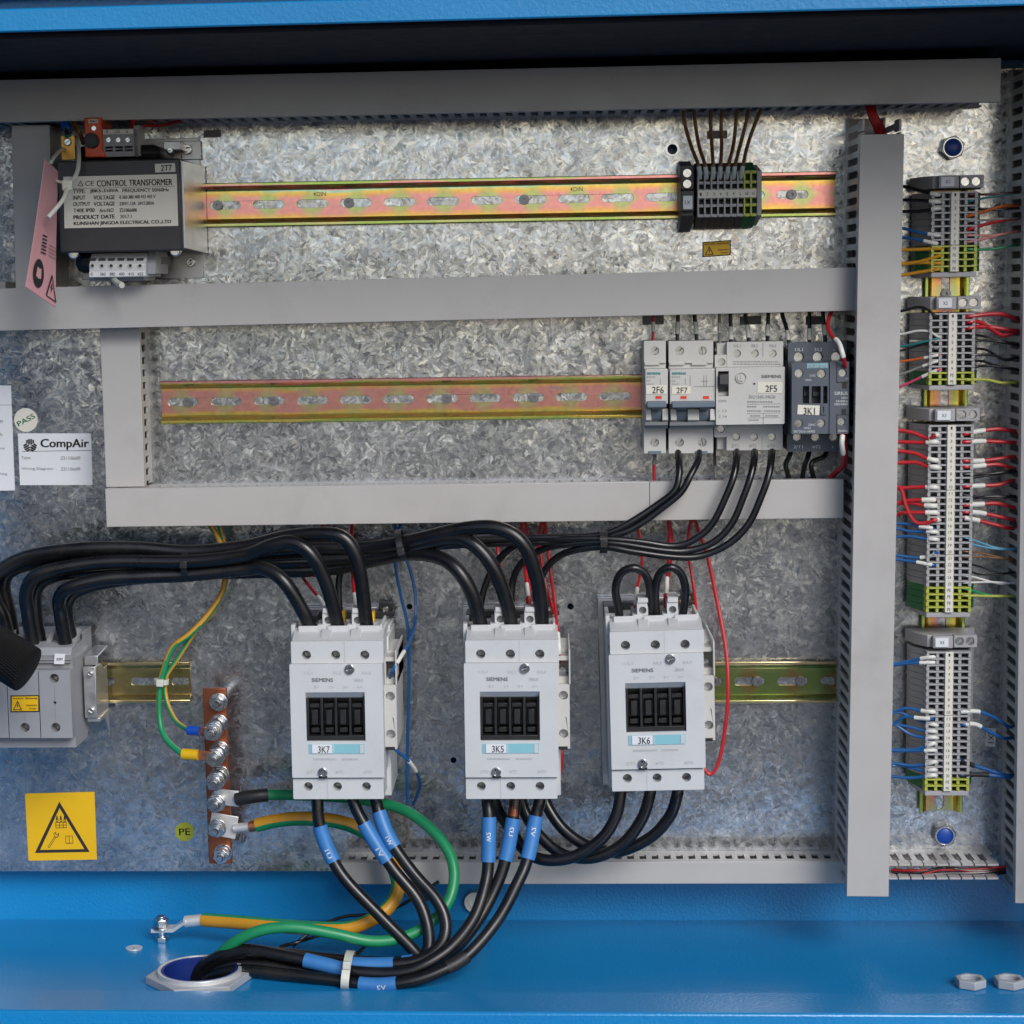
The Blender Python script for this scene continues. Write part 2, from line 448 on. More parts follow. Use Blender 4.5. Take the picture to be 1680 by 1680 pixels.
M['ink_white'] = plain('white_ink', (0.62, 0.64, 0.66), 0.6, var=0.05)
M['ink_green'] = plain('green_ink', (0.03, 0.28, 0.13), 0.6, var=0.1)
M['ink_teal'] = plain('teal_ink', (0.02, 0.30, 0.30), 0.5, var=0.1)
M['zinc'] = plain('bright_zinc', (0.62, 0.63, 0.64), 0.22, metal=1.0, var=0.08, scale=200)
M['steel'] = plain('dull_screw_steel', (0.26, 0.26, 0.27), 0.34, metal=1.0, var=0.15, scale=200)
M['tin'] = plain('tinned_copper', (0.74, 0.73, 0.71), 0.36, metal=0.55, var=0.08, scale=150)
M['alu'] = plain('brushed_zinc_plate', (0.55, 0.55, 0.56), 0.36, metal=0.9, var=0.08, scale=120)
M['brass'] = plain('brass', (0.55, 0.30, 0.07), 0.35, metal=0.9, var=0.15, scale=150)
M['copper'] = plain('copper_bar', (0.34, 0.105, 0.050), 0.36, metal=0.85, var=0.18, scale=60)
M['copper_bright'] = plain('copper_strands', (0.70, 0.28, 0.14), 0.3, metal=0.9, var=0.15, scale=300)
M['orange'] = plain('orange_plastic', (0.62, 0.075, 0.010), 0.38, var=0.06)
M['redflag'] = plain('red_indicator', (0.60, 0.05, 0.03), 0.4)
M['lever'] = plain('grey_blue_lever', (0.12, 0.155, 0.19), 0.4, var=0.08)
M['gland'] = plain('pale_gland_plastic', (0.33, 0.35, 0.375), 0.45, grime=0.1, var=0.04)
M['glandblue'] = plain('gland_blue', (0.005, 0.02, 0.15), 0.4, var=0.1)
M['lugblue'] = plain('lug_boot_blue', (0.006, 0.06, 0.36), 0.35, var=0.1)
M['lugyellow'] = plain('lug_boot_yellow', (0.62, 0.37, 0.005), 0.4, var=0.06)
M['boot_red'] = plain('red_ferrule', (0.45, 0.008, 0.006), 0.35, var=0.1)
M['patch'] = plain('painted_reflection', (0.17, 0.165, 0.16), 0.5, var=0.2)
M['ceiling_dark'] = plain('ceiling_darkening', (0.006, 0.008, 0.016), 0.8, var=0.2, bump=0.4, bscale=300)
M['navy'] = plain('door_darkening', (0.005, 0.018, 0.055), 0.6, var=0.2, bump=0.3, bscale=300)
M['concrete'] = plain('asphalt', (0.040, 0.040, 0.039), 0.85, var=0.2, scale=3)
PINK, YEL, GRN, CYN, ORG_ = (0.82, 0.36, 0.36), (0.86, 0.62, 0.14), (0.42, 0.58, 0.16), (0.44, 0.74, 0.60), (0.88, 0.46, 0.20)

# ------------------------------------------------------------------ the cabinet and its mounting plate
ZF = P(840, 1509.5, -0.025).z                        # floor
DS, DSF = 0.170, 0.217                               # sill: inner edge, front edge
ZS = P(840, 1626, DS).z
DT = 0.300
ZT = P(840, 31, DT).z                                # lower edge of the top rim
XL, XR = -0.512, 0.470
gr = MB(); gr.v = [(-3000, -3000, ZF - 0.5), (3000, -3000, ZF - 0.5), (3000, 3000, ZF - 0.5), (-3000, 3000, ZF - 0.5)]; gr.face((0, 1, 2, 3))
gr = build(gr, 'ground', M['concrete']); gr['kind'] = 'structure'
cab = thing('control_cabinet', 'open blue powder coated steel cabinet that holds all the switchgear', 'cabinet', (0, 0.025, ZF))
build(MB().box(XL, XR, 0.025, 0.028, ZF - 0.004, ZT + 0.05), 'back_wall', M['blue'], cab)
gc = PF(328, 1609, ZF)
build(MB().prism([(XL, -DS + 0.0015), (XR, -DS + 0.0015), (XR, 0.0245), (XL, 0.0245)], ZF - 0.003, ZF, 'z', holes=[circ(gc.x, gc.y, 0.0306, 40)]), 'floor', M['blue'], cab, smooth=False)
sl = MB()
sl.prism([(-DS, ZS), (-DS, ZF - 0.06), (-DSF, ZF - 0.06), (-DSF, ZS), ], XL, XR, 'x')
build(sl, 'sill', M['blue'], cab, bevel=0.0022)
build(MB().box(XL, XR, -DT + 0.004, 0.0245, ZT + 0.002, ZT + 0.005), 'ceiling', M['blue'], cab)
build(MB().box(XL - 0.03, XR + 0.03, -DT, -DT + 0.0035, ZT, ZT + 0.0155), 'top_rim', M['blue'], cab, bevel=0.0012)
build(MB().box(XL - 0.03, XR + 0.03, -DT + 0.014, -DT + 0.018, ZT + 0.0158, ZT + 0.0250), 'rim_groove', M['blue'], cab)
build(MB().box(XL - 0.03, XR + 0.03, -DT - 0.002, -DT + 0.010, ZT + 0.0230, ZT + 0.06), 'top_fascia', M['blue'], cab, bevel=0.002)
build(MB().box(XL - 0.003, XL - 0.0005, -DSF, 0.024, ZF - 0.06, ZT + 0.06), 'side_wall', M['blue'], cab)
build(MB().box(XR + 0.0005, XR + 0.003, -DSF, 0.024, ZF - 0.06, ZT + 0.06), 'side_wall', M['blue'], cab)
dr = Vector((XL - 0.006, -DSF - 0.004, 0)); ca, sa = math.cos(R(97)), math.sin(R(97))
def dpt(u, w, z): return (dr.x + u * ca - w * sa, dr.y - u * sa - w * ca, z)
def slab(u0, u1, w0, w1, z0, z1): return MB().hexa([dpt(u, w, z) for z in (z0, z1) for u, w in ((u0, w0), (u1, w0), (u1, w1), (u0, w1))])
dl = build(slab(0, 0.62, 0, 0.018, ZF - 0.05, ZT + 0.05), 'door', M['blue'], cab)
build(slab(0.03, 0.59, -0.020, -0.0005, ZF + 0.10, ZT + 0.02), 'darkening_sheet', M['navy'], dl)  # dark sheet added on the unseen door to darken the plate's left
build(MB().box(XL + 0.002, XR - 0.002, -DT + 0.012, 0.0235, ZT - 0.0030, ZT + 0.0018), 'darkening_sheet', M['ceiling_dark'], cab)  # near-black sheet added under the ceiling to keep the recess dark
build(MB().box(XL - 0.02, XR + 0.02, -0.62, -DSF - 0.002, ZS - 0.16, ZS - 0.062), 'added_blue_beam', M['blue'], cab, bevel=0.004)  # unseen beam, added so the plate mirrors more blue
mb = MB(); c = cxz(769, 95, -0.024); mb.cyl(c, 0.0105, 0.0245, 0.0215, seg=28); mb.cyl(c, 0.0075, 0.0213, 0.0195, seg=24)
build(mb, 'blanking_plug', M['black'], cab)
mb = MB(); c = cxz(779, 1478, -0.024); mb.prism(circ(*c, 0.0088, 28), 0.0245, 0.0190, 'y', holes=[circ(*c, 0.0058, 24)]); mb.cyl(c, 0.0056, 0.0240, 0.0215, seg=20)
build(mb, 'cable_grommet', M['nylon'], cab)

ZPB = P(840, 1429, 0).z
XPR = P(1672, 800, 0).x
holes = [circ(*cxz(x, y, 0), r * MMPX(0), 18) for x, y, r in ((672, 995, 5), (936, 995, 5.3), (744, 1247, 5), (1103, 245, 9.5), (1413, 1000, 4))]
mp_ = thing('mounting_plate', 'spangled galvanised steel mounting plate behind all the switchgear', 'panel', (0, 0, ZPB))
mb = MB(); mb.prism([(XL + 0.012, ZPB), (XPR, ZPB), (XPR, ZT - 0.012), (XL + 0.012, ZT - 0.012)], 0.0, 0.002, 'y', holes=holes)
build(mb, 'plate', M['galv'], mp_, smooth=False)
mb = MB(); c = cxz(1103, 245, 0); mb.prism(circ(*c, 0.0056, 24), 0.012, -0.0012, 'y', holes=[circ(*c, 0.0041, 20)])
build(mb, 'threaded_insert', M['zinc'], mp_)
def plate_bolt(px, py, capm):
    mb = MB(); c = cxz(px, py, 0)
    mb.prism(circ(*c, 0.0098, 6, 0.3), -0.0002, -0.0085, 'y', holes=[circ(*c, 0.0072, 24)])
    o = build(mb, 'hex_bolt', M['steel'], mp_, bevel=0.0006)
    mb = MB(); mb.prism(circ(*c, 0.0079, 30), -0.0086, -0.0094, 'y', holes=[circ(*c, 0.0069, 26)]); build(mb, 'rim', M['zinc'], o, bevel=0.0003)
    build(MB().cyl(c, 0.0069, -0.0003, -0.0080, seg=24).cyl(c, 0.0062, -0.0080, -0.0092, seg=24, r2=0.0038), 'cap', capm, o)
plate_bolt(1560, 243, M['lugblue']); plate_bolt(1547, 1367, M['lugblue'])
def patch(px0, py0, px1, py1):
    build(quad_px(MB(), ((px0, py0), (px1, py0 - 1), (px1, py1 - 1), (px0, py1)), 0.0003), 'reflection_patch', M['patch'], mp_)  # dark reflections in the plate, painted as flat grey patches
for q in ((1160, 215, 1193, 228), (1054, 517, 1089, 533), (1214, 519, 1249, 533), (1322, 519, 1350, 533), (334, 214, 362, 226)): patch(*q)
def plate_tag(x, y, w, h, tilt, txt):
    mb = MB(); k = tilt
    quad_px(mb, ((x, y), (x + w, y + k), (x + w - k, y + h + k), (x - k, y + h)), 0.0003)
    o = build(mb, 'paper_tag', M['paper'], mp_)
    if txt:
        mb = MB(); text_px(mb, txt, x + 3, y + 5, x + w - 4, y + h - 5, 0.0008, turn=-1); build(mb, 'lettering', M['ink'], o)
plate_tag(1624, 566, 14, 30, 0, ''); plate_tag(1621, 830, 15, 28, 0.5, '3X1'); plate_tag(1618, 1194, 16, 30, 1.5, '4X1')
mb = MB(); quad_px(mb, ((937, 1251), (962, 1251), (962, 1252.6), (937, 1252.6)), 0.0002); build(mb, 'scratch', M['zinc'], mp_)
mb = MB(); quad_px(mb, ((446, 1272), (466, 1284), (465, 1285.5), (445, 1273.5)), 0.0002)
build(mb, 'scratch', M['zinc'], mp_)

# ------------------------------------------------------------------ slotted wiring ducts
PITCH = 0.0101
_fm = {}
def finger_mesh(H):
    k = round(H, 4)
    if k not in _fm:
        hb, hn, ht = 0.011, H * 0.70, H - 0.0016
        a, b_ = (PITCH - 0.0056) / 2, (PITCH - 0.0013) / 2
        poly = [(-a, -hb), (a, -hb), (a, -hn), (b_, -hn - 0.003), (b_, -ht), (-b_, -ht), (-b_, -hn - 0.003), (-a, -hn)]
        mb = MB(); mb.prism(poly, -0.0008, 0.0008, 'z')
        _fm[k] = mesh_of(mb, 'finger', M['duct'], Vector((0, 0, 0)), smooth=False)
    return _fm[k]

def duct(label, a, b, wpx, H, fingers='+-', cover=True, joints=(), cover_from=0.0, ext=(0, 0), phase=0.5, skip=()):
    """a, b: middle of the front face at its two ends; '+' is the upper (or, on an upright duct, the left) wall"""
    A, B = P(*a, H), P(*b, H)
    d = B - A; L = math.hypot(d.x, d.z); ang = math.atan2(d.z, d.x); w = wpx * MMPX(H)
    loc = Vector((A.x, 0, A.z))
    t = thing('wiring_duct', label, 'cable duct', loc, 'grey slotted wiring ducts')
    x0, x1 = loc.x - ext[0], loc.x + L + ext[1]; z = loc.z; hw = w / 2 - 0.0018
    mb = MB()
    mb.box(x0, x1, -0.0018, -0.0003, z - hw, z + hw)
    for s in (1, -1):
        zz = z + s * (hw - 0.0008); mb.box(x0, x1, -0.0110 if (('+' if s > 0 else '-') in fingers) else -(H - 0.0018), -0.0018, zz - 0.0008, zz + 0.0008)
    build(mb, 'duct_base', M['duct'], t)
    me = finger_mesh(H)
    for s, key in ((1, '+'), (-1, '-')):
        if key not in fingers: continue
        n = int((x1 - x0) / PITCH)
        for i in range(n):
            xx = x0 + (i + phase) * PITCH
            if any(lo <= (xx - x0) / (x1 - x0) <= hi and key in kk for lo, hi, kk in skip): continue
            inst(me, 'finger', t, (xx, 0, z + s * (hw - 0.0008)))
    if cover:
        cuts = [x0 + (x1 - x0) * cover_from] + [x0 + (x1 - x0) * j for j in joints] + [x1]
        for i in range(len(cuts) - 1):
            c0, c1 = cuts[i] + (0.0004 if i else 0), cuts[i + 1]
            yf = -H; q = w / 2
            poly = [(yf, z - q), (yf, z + q), (yf + 0.009, z + q), (yf + 0.009, z + q - 0.0010), (yf + 0.0014, z + q - 0.0010), (yf + 0.0014, z - q + 0.0010), (yf + 0.009, z - q + 0.0010), (yf + 0.009, z - q)]
            mb = MB(); mb.prism(poly, c0, c1, 'x')
            build(mb, 'cover', M['duct'], t, bevel=0.0004)
    t.rotation_euler = (0, -ang, 0)
    return t

duct('long grey wiring duct in deep shade along the top edge of the panel', (0, 166), (1642, 131), 68, 0.080, fingers='-', ext=(0.05, 0))
duct('short upright grey duct behind the pink tag at the upper left', (57, 474), (50, 205), 63.5, 0.060, fingers='', ext=(0, 0))
duct('grey horizontal duct with closed cover below the transformer and multicoloured top rail', (0, 508), (1405, 474), 69.5, 0.065, fingers='+', ext=(0.05, 0))
duct('upright grey duct with notched right wall left of the empty middle rail', (205.5, 799), (196, 541), 65, 0.045, fingers='-', ext=(0, 0.008))
duct('grey horizontal duct with jointed cover directly above the thick black cable bundle', (173.5, 833.5), (1384, 818), 64, 0.055, fingers='+', joints=(0.741,))
duct('low grey horizontal duct with row of slots above the blue cabinet floor', (560, 1433), (1390, 1431.5), 38, 0.040, fingers='+', phase=0.2)
duct('tall upright grey duct with wide cover between contactors and right terminal strips', (1423.5, 1471), (1448, 180), 69, 0.088, fingers='+-',
     cover=False, skip=((0.0, 0.93, '-'),))
DV = bpy.data.objects[[o.name for o in COL.objects if o.name.startswith('wiring_duct')][-1]]
# its cover starts lower than its walls
A_, B_ = P(1423.5, 1471, 0.088), P(1448, 220, 0.088)
Lc = math.hypot(B_.x - A_.x, B_.z - A_.z); w_ = 69.5 * MMPX(0.088) / 2; og = origin(DV); yf = -0.088
mb = MB(); z = og.z
mb.prism([(yf, z - w_), (yf, z + w_), (yf + 0.009, z + w_), (yf + 0.009, z + w_ - 0.001), (yf + 0.0014, z + w_ - 0.001), (yf + 0.0014, z - w_ + 0.001), (yf + 0.009, z - w_ + 0.001), (yf + 0.009, z - w_)], og.x, og.x + Lc, 'x')
build(mb, 'cover', M['duct'], DV, bevel=0.0004)
mb = MB(); q = og.z - (w_ - 0.0018); mb.box(og.x, og.x + Lc - 0.004, -0.086, -0.0112, q, q + 0.0016); build(mb, 'side_wall', M['duct'], DV)
duct('upright grey duct at the right edge with slotted left wall facing the terminal strips', (1700, 1482), (1719.5, 100), 69, 0.063, fingers='+')
duct('short open duct without cover at lower right holding red and black wires', (1462, 1431), (1642, 1431), 34, 0.046, fingers='+-', cover=False, ext=(0.004, 0))
mb = MB(); bx(mb, -12, 462, 9, 474, 0.03, 0.0005)
tag(build(mb, 'duct_end', M['duct'], org=P(0, 468, 0), bevel=0.0005), 'small grey duct end peeping in at the left edge above the long duct', 'cable duct')

# ------------------------------------------------------------------ mounting rails
def rail_mesh(L, mat, slots, pitch_=0.0358, slot=0.0252, sh=0.0064, first=None):
    """top-hat rail 35 mm, length along x from 0, middle at z = 0, against the panel"""
    mb = MB()
    hs = []
    for cx in slots:
        a, b_ = max(cx - slot / 2, 0.0012), min(cx + slot / 2, L - 0.0012)
        if b_ - a < 0.007: continue
        hs.append(rrect(a, b_, -sh / 2, sh / 2, sh / 2 - 0.0001, 5))
    mb.prism([(0, -0.0112), (L, -0.0112), (L, 0.0112), (0, 0.0112)], -0.0004, -0.0014, 'y', holes=hs)
    for s in (1, -1):
        prof = [(-0.0004, s * 0.0112), (-0.0014, s * 0.0112), (-0.0024, s * 0.0116), (-0.0060, s * 0.0136), (-0.0068, s * 0.0142), (-0.0078, s * 0.0150), (-0.0078, s * 0.0172), (-0.0066, s * 0.0177), (-0.0058, s * 0.0172), (-0.0062, s * 0.0150), (-0.0050, s * 0.0142), (-0.0014, s * 0.0122), (-0.0004, s * 0.0118)]
        mb.prism(prof, 0, L, 'x')
    return mb

def rail(label, a, b, mat, slot_px, screws=(), dots=(), stamp=(), upright=False):
    A, B = P(*a, 0.0014), P(*b, 0.0014)
    d = B - A; L = math.hypot(d.x, d.z); ang = math.atan2(d.z, d.x)
    loc = Vector((A.x, 0, A.z)); t = thing('mounting_rail', label, 'mounting rail', loc)
    if upright: along = [((P(1545, s, 0.0014).z - A.z) / d.z * L) for s in slot_px]
    else: along = [((P(s, (a[1] + b[1]) / 2, 0.0014).x - A.x) / d.x * L) for s in slot_px]
    mb = rail_mesh(L, mat, along)
    mb.v = [(v[0] + loc.x, v[1], v[2] + loc.z) for v in mb.v]
    build(mb, 'rail', mat, t, bevel=0.0004)
    for s, bright in [(s, 1) for s in screws] + [(s, 0) for s in dots]:
        q = P(1545, s, 0.003) if upright else P(s, a[1] + (b[1] - a[1]) * (s - a[0]) / (b[0] - a[0]), 0.003)
        x = loc.x + ((q.z - A.z) / d.z if upright else (q.x - A.x) / d.x) * L; zz = loc.z
        mb = MB()
        if bright:
            mb.prism(circ(x, zz, 0.0041, 20), -0.0015, -0.0035, 'y', holes=[circ(x, zz, 0.0014, 6)])
            mb.prism(circ(x, zz, 0.0034, 20), -0.0035, -0.0045, 'y', holes=[circ(x, zz, 0.0014, 6)]); mb.cyl((x, zz), 0.0016, -0.0014, -0.0018, seg=8)
        else:
            mb.prism(circ(x, zz, 0.0030, 16), 0.003, 0.0002, 'y', holes=[circ(x, zz, 0.0022, 12)])
        build(mb, 'screw' if bright else 'threaded_hole', M['steel'] if bright else M['black'], t)
    for s in stamp:
        x = loc.x + (P(s, a[1], 0.0014).x - A.x) / d.x * L
        mb = MB(); q = loc.z + 0.0076
        mb.prism([(x - 0.005, q), (x - 0.0035, q + 0.0018), (x - 0.0035, q - 0.0018)], -0.00145, -0.0017, 'y')
        add_text(mb, 'DIN', lambda u, v: Vector((x - 0.0025 + 0.0075 * u, -0.0017, q - 0.0017 + 0.0034 * v)))
        build(mb, 'stamp', M['ink_grey'], t)
    t.rotation_euler = (0, -ang, 0)
    return t

STOPS1 = [(0.02, GRN), (0.08, (0.62, 0.60, 0.30)), (0.16, YEL), (0.24, ORG_), (0.32, PINK), (0.63, PINK), (0.70, ORG_), (0.77, YEL), (0.835, CYN), (0.88, PINK), (0.94, PINK), (0.98, GRN)]
STOPS2 = [(0.02, GRN), (0.08, YEL), (0.15, (0.62, 0.56, 0.22)), (0.22, YEL), (0.29, (0.80, 0.38, 0.34)), (0.48, (0.78, 0.36, 0.34)), (0.70, (0.78, 0.36, 0.34)), (0.77, ORG_), (0.83, (0.62, 0.60, 0.22)), (0.90, GRN), (0.97, PINK)]
STOPS3 = [(0.03, (0.80, 0.66, 0.38)), (0.14, (0.42, 0.45, 0.18)), (0.3, (0.27, 0.38, 0.12)), (0.7, (0.24, 0.36, 0.12)), (0.86, (0.42, 0.45, 0.18)), (0.95, (0.80, 0.66, 0.38))]
STOPS4 = [(0.03, (0.62, 0.50, 0.26)), (0.3, (0.36, 0.28, 0.12)), (0.7, (0.30, 0.28, 0.12)), (0.95, (0.55, 0.45, 0.24))]
rm1 = passivated('passivated_rail_pink', STOPS1, (0.42, 0.58, 0.22), 0.0358, phase=-0.0195)
rm2 = passivated('passivated_rail_rose', STOPS2, (0.58, 0.58, 0.28), 0.0355, phase=-0.0175)
rm3 = passivated('passivated_rail_green', STOPS3, (0.40, 0.24, 0.10), 0.0355, phase=-0.0034)
rm4 = passivated('passivated_rail_olive', STOPS4, (0.40, 0.36, 0.16), 0.0355)
rm5 = passivated('passivated_rail_upright', [(0.05, GRN), (0.2, YEL), (0.30, GRN), (0.40, PINK), (0.60, PINK), (0.7, ORG_), (0.84, YEL), (0.95, GRN)], (0.48, 0.56, 0.30), 0.0355)
rail('iridescent pink and yellow mounting rail right of the transformer', (330, 337.5), (1370, 318), rm1, [369 + 71.6 * i for i in range(14)], screws=(357, 572, 860, 1299), stamp=(525, 946))
rail('iridescent mounting rail left of the row of circuit breakers', (265, 660), (1388, 645), rm2, [300 + 70.9 * i for i in range(16)], screws=(308, 449, 733, 876), dots=(589, 1019), stamp=(496, 912))
rail('olive mounting rail end beside the grey supply terminal block', (20, 1119), (313, 1117.5), rm4, [164, 239, 306], screws=())
rail('green tinted mounting rail right of contactor 3K6', (1010, 1119), (1372, 1117), rm3, [1160, 1230, 1300, 1371], screws=(1172, 1242, 1314))
rail('upright mounting rail carrying the four right terminal strips', (1541.5, 1330), (1553.5, 300), rm5, [1316, 1244, 1172, 1100, 1022, 950, 878, 806, 734, 662, 612, 536, 462, 390], screws=(482,), upright=True)

# ------------------------------------------------------------------ small shared shapes
def screw_in_well(parent, px, py, rpx, df, depth=0.006, mat=None, slot_ang=0.6, cross=False):
    """the screw at the bottom of a round well whose mouth lies at depth df"""
    c = cxz(px, py, df); r = rpx * MMPX(df) * 0.93
    c = (c[0], c[1])
    mb = MB(); y = -(df - depth)
    a = slot_ang; w = r * 0.17; l = r * 0.86
    def bar(t):
        ux, uz = math.cos(t), math.sin(t)
        return [(c[0] + ux * l - uz * w, c[1] + uz * l + ux * w), (c[0] - ux * l - uz * w, c[1] - uz * l + ux * w), (c[0] - ux * l + uz * w, c[1] - uz * l - ux * w), (c[0] + ux * l + uz * w, c[1] + uz * l - ux * w)]
    mb.prism(circ(*c, r, 18), y, y + 0.0012, 'y', holes=[bar(a)])
    mb.cyl(c, r, y + 0.0011, y + 0.0018, seg=14)
    return build(mb, 'screw', mat or M['zinc'], parent)

def dome_screw(parent, px, py, rpx, df, slot_ang=0.5):
    c = cxz(px, py, df); r = rpx * MMPX(df); y = -df
    mb = MB(); l, w = r * 0.62, r * 0.13
    def bar(t):
        ux, uz = math.cos(t), math.sin(t)
        return [(c[0] + ux * l - uz * w, c[1] + uz * l + ux * w), (c[0] - ux * l - uz * w, c[1] - uz * l + ux * w), (c[0] - ux * l + uz * w, c[1] - uz * l - ux * w), (c[0] + ux * l + uz * w, c[1] + uz * l - ux * w)]
    mb.cyl(c, r, y + 0.002, y + 0.0002, seg=18)
    mb.prism(circ(*c, r * 0.92, 18), y, y - 0.0012, 'y', holes=[bar(slot_ang)])
    return build(mb, 'screw', M['zinc'], parent, bevel=0.0003)

def plate_px(mb, x0, y0, x1, y1, df, th, hol=(), r=0.0008):
    """front plate with real openings; holes: ('c', x, y, r) or ('r', x0, y0, x1, y1), all measured"""
    a, b_, c, d = rc(x0, y0, x1, y1, df); hs = []
    for h in hol:
        if h[0] == 'c': hs.append(circ(*cxz(h[1], h[2], df), h[3] * MMPX(df), 18))
        else:
            e = rc(*h[1:5], df); hs.append([(e[0], e[2]), (e[1], e[2]), (e[1], e[3]), (e[0], e[3])])
    mb.prism(rrect(a, b_, c, d, r, 3), -df, -df + th, 'y', holes=hs)

# ------------------------------------------------------------------ the three big contactors (measured on the left one, then placed)
def contactor(label, code, at, front_y, tilt=0.0, aux_dy=0.0):
    D1 = 0.122                                          # front of the cover
    ref = P(552, 1183, D1); loc = Vector((ref.x, 0, ref.z))
    t = thing('contactor', label, 'contactor', loc, 'white three pole contactors')
    # body and mounting foot
    mb = MB(); bx(mb, 486, 1045, 640, 1306, 0.078, 0.010); build(mb, 'base', M['white'], t, bevel=0.001)
    mb = MB(); x0, x1, z0, z1 = rc(494, 996, 640, 1300, 0.010)
    mb.box(x0, x1, -0.010, -0.0016, z0, z1); build(mb, 'mounting_foot', M['alu'], t, bevel=0.0006)
    mb = MB(); bx(mb, 500, 1004, 646, 1012, 0.022, 0.008); bx(mb, 622, 990, 642, 1010, 0.020, 0.008)
    bx(mb, 492, 1010, 520, 1050, 0.040, 0.010); build(mb, 'coil_carrier', M['black'], t, bevel=0.0005)
    dome_screw(t, 632.5, 1000, 5.2, 0.0204)
    # front cover with the window
    mb = MB(); plate_px(mb, 477, 1089.6, 629, 1276, D1, 0.004, [('r', 502, 1136, 599, 1216)])
    x0, x1, z0, z1 = rc(477.6, 1090, 628.4, 1275.6, D1)
    e = rc(502, 1136, 599, 1216, D1)
    for q in ((x0, e[0], z0, z1), (e[1], x1, z0, z1), (e[0], e[1], z0, e[2]), (e[0], e[1], e[3], z1)):
        mb.box(q[0], q[1], -D1 + 0.0041, -0.076, q[2], q[3])
    f = build(mb, 'front_cover', M['white'], t, bevel=0.0005)
    # black insert: back, ridges and slider wells
    e = rc(502, 1136, 599, 1216, D1); h = e[3] - e[2]; w = e[1] - e[0]
    mb = MB(); mb.prism([(-D1 + 0.0005, e[3]), (-D1 + 0.0055, e[3] - h * 0.13), (-D1 + 0.012, e[3] - h * 0.13), (-D1 + 0.012, e[3])], e[0], e[1], 'x')
    build(mb, 'window_lip', M['white'], t)
    mb = MB(); mb.box(e[0], e[1], -D1 + 0.016, -0.078, e[2], e[3]); top = e[3] - h * 0.13
    mb.box(e[0], e[1], -D1 + 0.0022, -D1 + 0.016, e[2], e[2] + h * 0.10); mb.box(e[0], e[1], -D1 + 0.0060, -D1 + 0.016, top - h * 0.03, top)
    for i in range(5):
        cx = e[0] + w * (0.02 + 0.24 * i); mb.box(cx - w * 0.022, cx + w * 0.022, -D1 + 0.003, -D1 + 0.016, e[2], top)
    win = build(mb, 'window_insert', M['black'], t, bevel=0.0003)
    for i in range(4):
        cx = e[0] + w * (0.14 + 0.24 * i); zz = e[2]
        mb = MB(); mb.box(cx - w * .05, cx + w * .05, -D1 + .004, -D1 + .016, zz + h * .32, zz + h * .62)
        mb.box(cx - w * .09, cx + w * .09, -D1 + .006, -D1 + .016, zz + h * .66, zz + h * .74); mb.box(cx - w * .07, cx + w * .07, -D1 + .007, -D1 + .016, zz + h * .14, zz + h * .24)
        mb.box(cx - w * .10, cx + w * .10, -D1 + .011, -D1 + .016, zz + h * .28, zz + h * .70)
        build(mb, 'slider', M['black'], win, bevel=0.0003)
    # label strip
    mb = MB(); bx(mb, 507, 1221, 598, 1236.5, D1 + 0.0006, D1 - 0.001); s_ = build(mb, 'label_strip', M['cyan'], t)
    mb = MB(); bx(mb, 512, 1221.6, 545, 1236, D1 + 0.0012, D1 - 0.0005); s2 = build(mb, 'name_tag', M['paper'], s_)
    mb = MB(); text_px(mb, code, 522, 1224, 541, 1235, D1 + 0.0013, bold=0.0); build(mb, 'lettering', M['ink'], s_)
    mb = MB(); bx(mb, 546.5, 1221, 548, 1236.5, D1 + 0.0010, D1); bx(mb, 590.5, 1222, 596.5, 1236, D1 + 0.0010, D1); build(mb, 'clip', M['white'], s_)
    # print
    mb = MB(); text_px(mb, 'SIEMENS', 511.5, 1112.5, 546, 1118.5, D1, bold=0.012)
    build(mb, 'lettering', M['ink_grey'], t)
    mb = MB()
    for s, x0_, x1_, y0_, y1_ in (('1/L1', 499, 513, 1101.5, 1106), ('3/L2', 546, 560, 1101.5, 1106), ('5/L3', 594, 608, 1101.5, 1106), ('SIRIUS', 581, 596, 1113, 1118), ('1', 516, 518, 1125, 1129.5), ('2', 540, 543, 1125, 1129.5), ('3', 563, 566, 1125, 1129.5), ('4', 586, 589, 1125, 1129.5),
                                  ('2/T1', 503, 516, 1264, 1269), ('4/T2', 550, 563, 1264, 1269), ('6/T3', 597, 610, 1264, 1269)):
        text_px(mb, s, x0_, y0_, x1_, y1_, D1)
    for x in (520, 545, 568, 591): mb.prism([cxz(x, 1126, D1), cxz(x + 3.4, 1126, D1), cxz(x + 1.7, 1129, D1)], -D1 - 0.0001, -D1 - 0.0003, 'y')
    for x0_, x1_ in ((514, 553), (561, 589)):
        x = x0_
        while x < x1_ - 2:
            q = random.choice((1.2, 1.8, 2.6)); bx(mb, x, 1244.2, x + q, 1247.2, D1 + 0.0003, D1); x += q + 0.9
    build(mb, 'small_print', M['ink_pale'], t)['kind'] = 'stuff'
    # upper and lower terminal covers with screw wells
    D2 = 0.119
    HT = (502.5, 550.5, 598.3); HB = (505.8, 553.6, 601)
    mb = MB(); plate_px(mb, 477.4, 1052, 629, 1088.2, D2, 0.0145, [('c', x, 1074.8, 7.8) for x in HT])
    a, b_, c, d = rc(477.4, 1052, 629, 1088.2, D2); cc = rc(477.4, 1052, 629, 1061, D2)
    mb.box(a + .0004, b_ - .0004, -D2 + .0146, -0.074, c, d - 0.0005)
    # sloping shoulder up to the cable mouths, in one piece
    zt = P(552, 1033, 0.096).z
    mb.prism([(-D2 + 0.0012, d - 0.0006), (-0.098, zt), (-0.060, zt), (-0.060, d - 0.0006)], a + 0.0006, b_ - 0.0006, 'x')
    build(mb, 'upper_terminal_cover', M['white'], t, bevel=0.0006)
    zl = zt + 0.0006
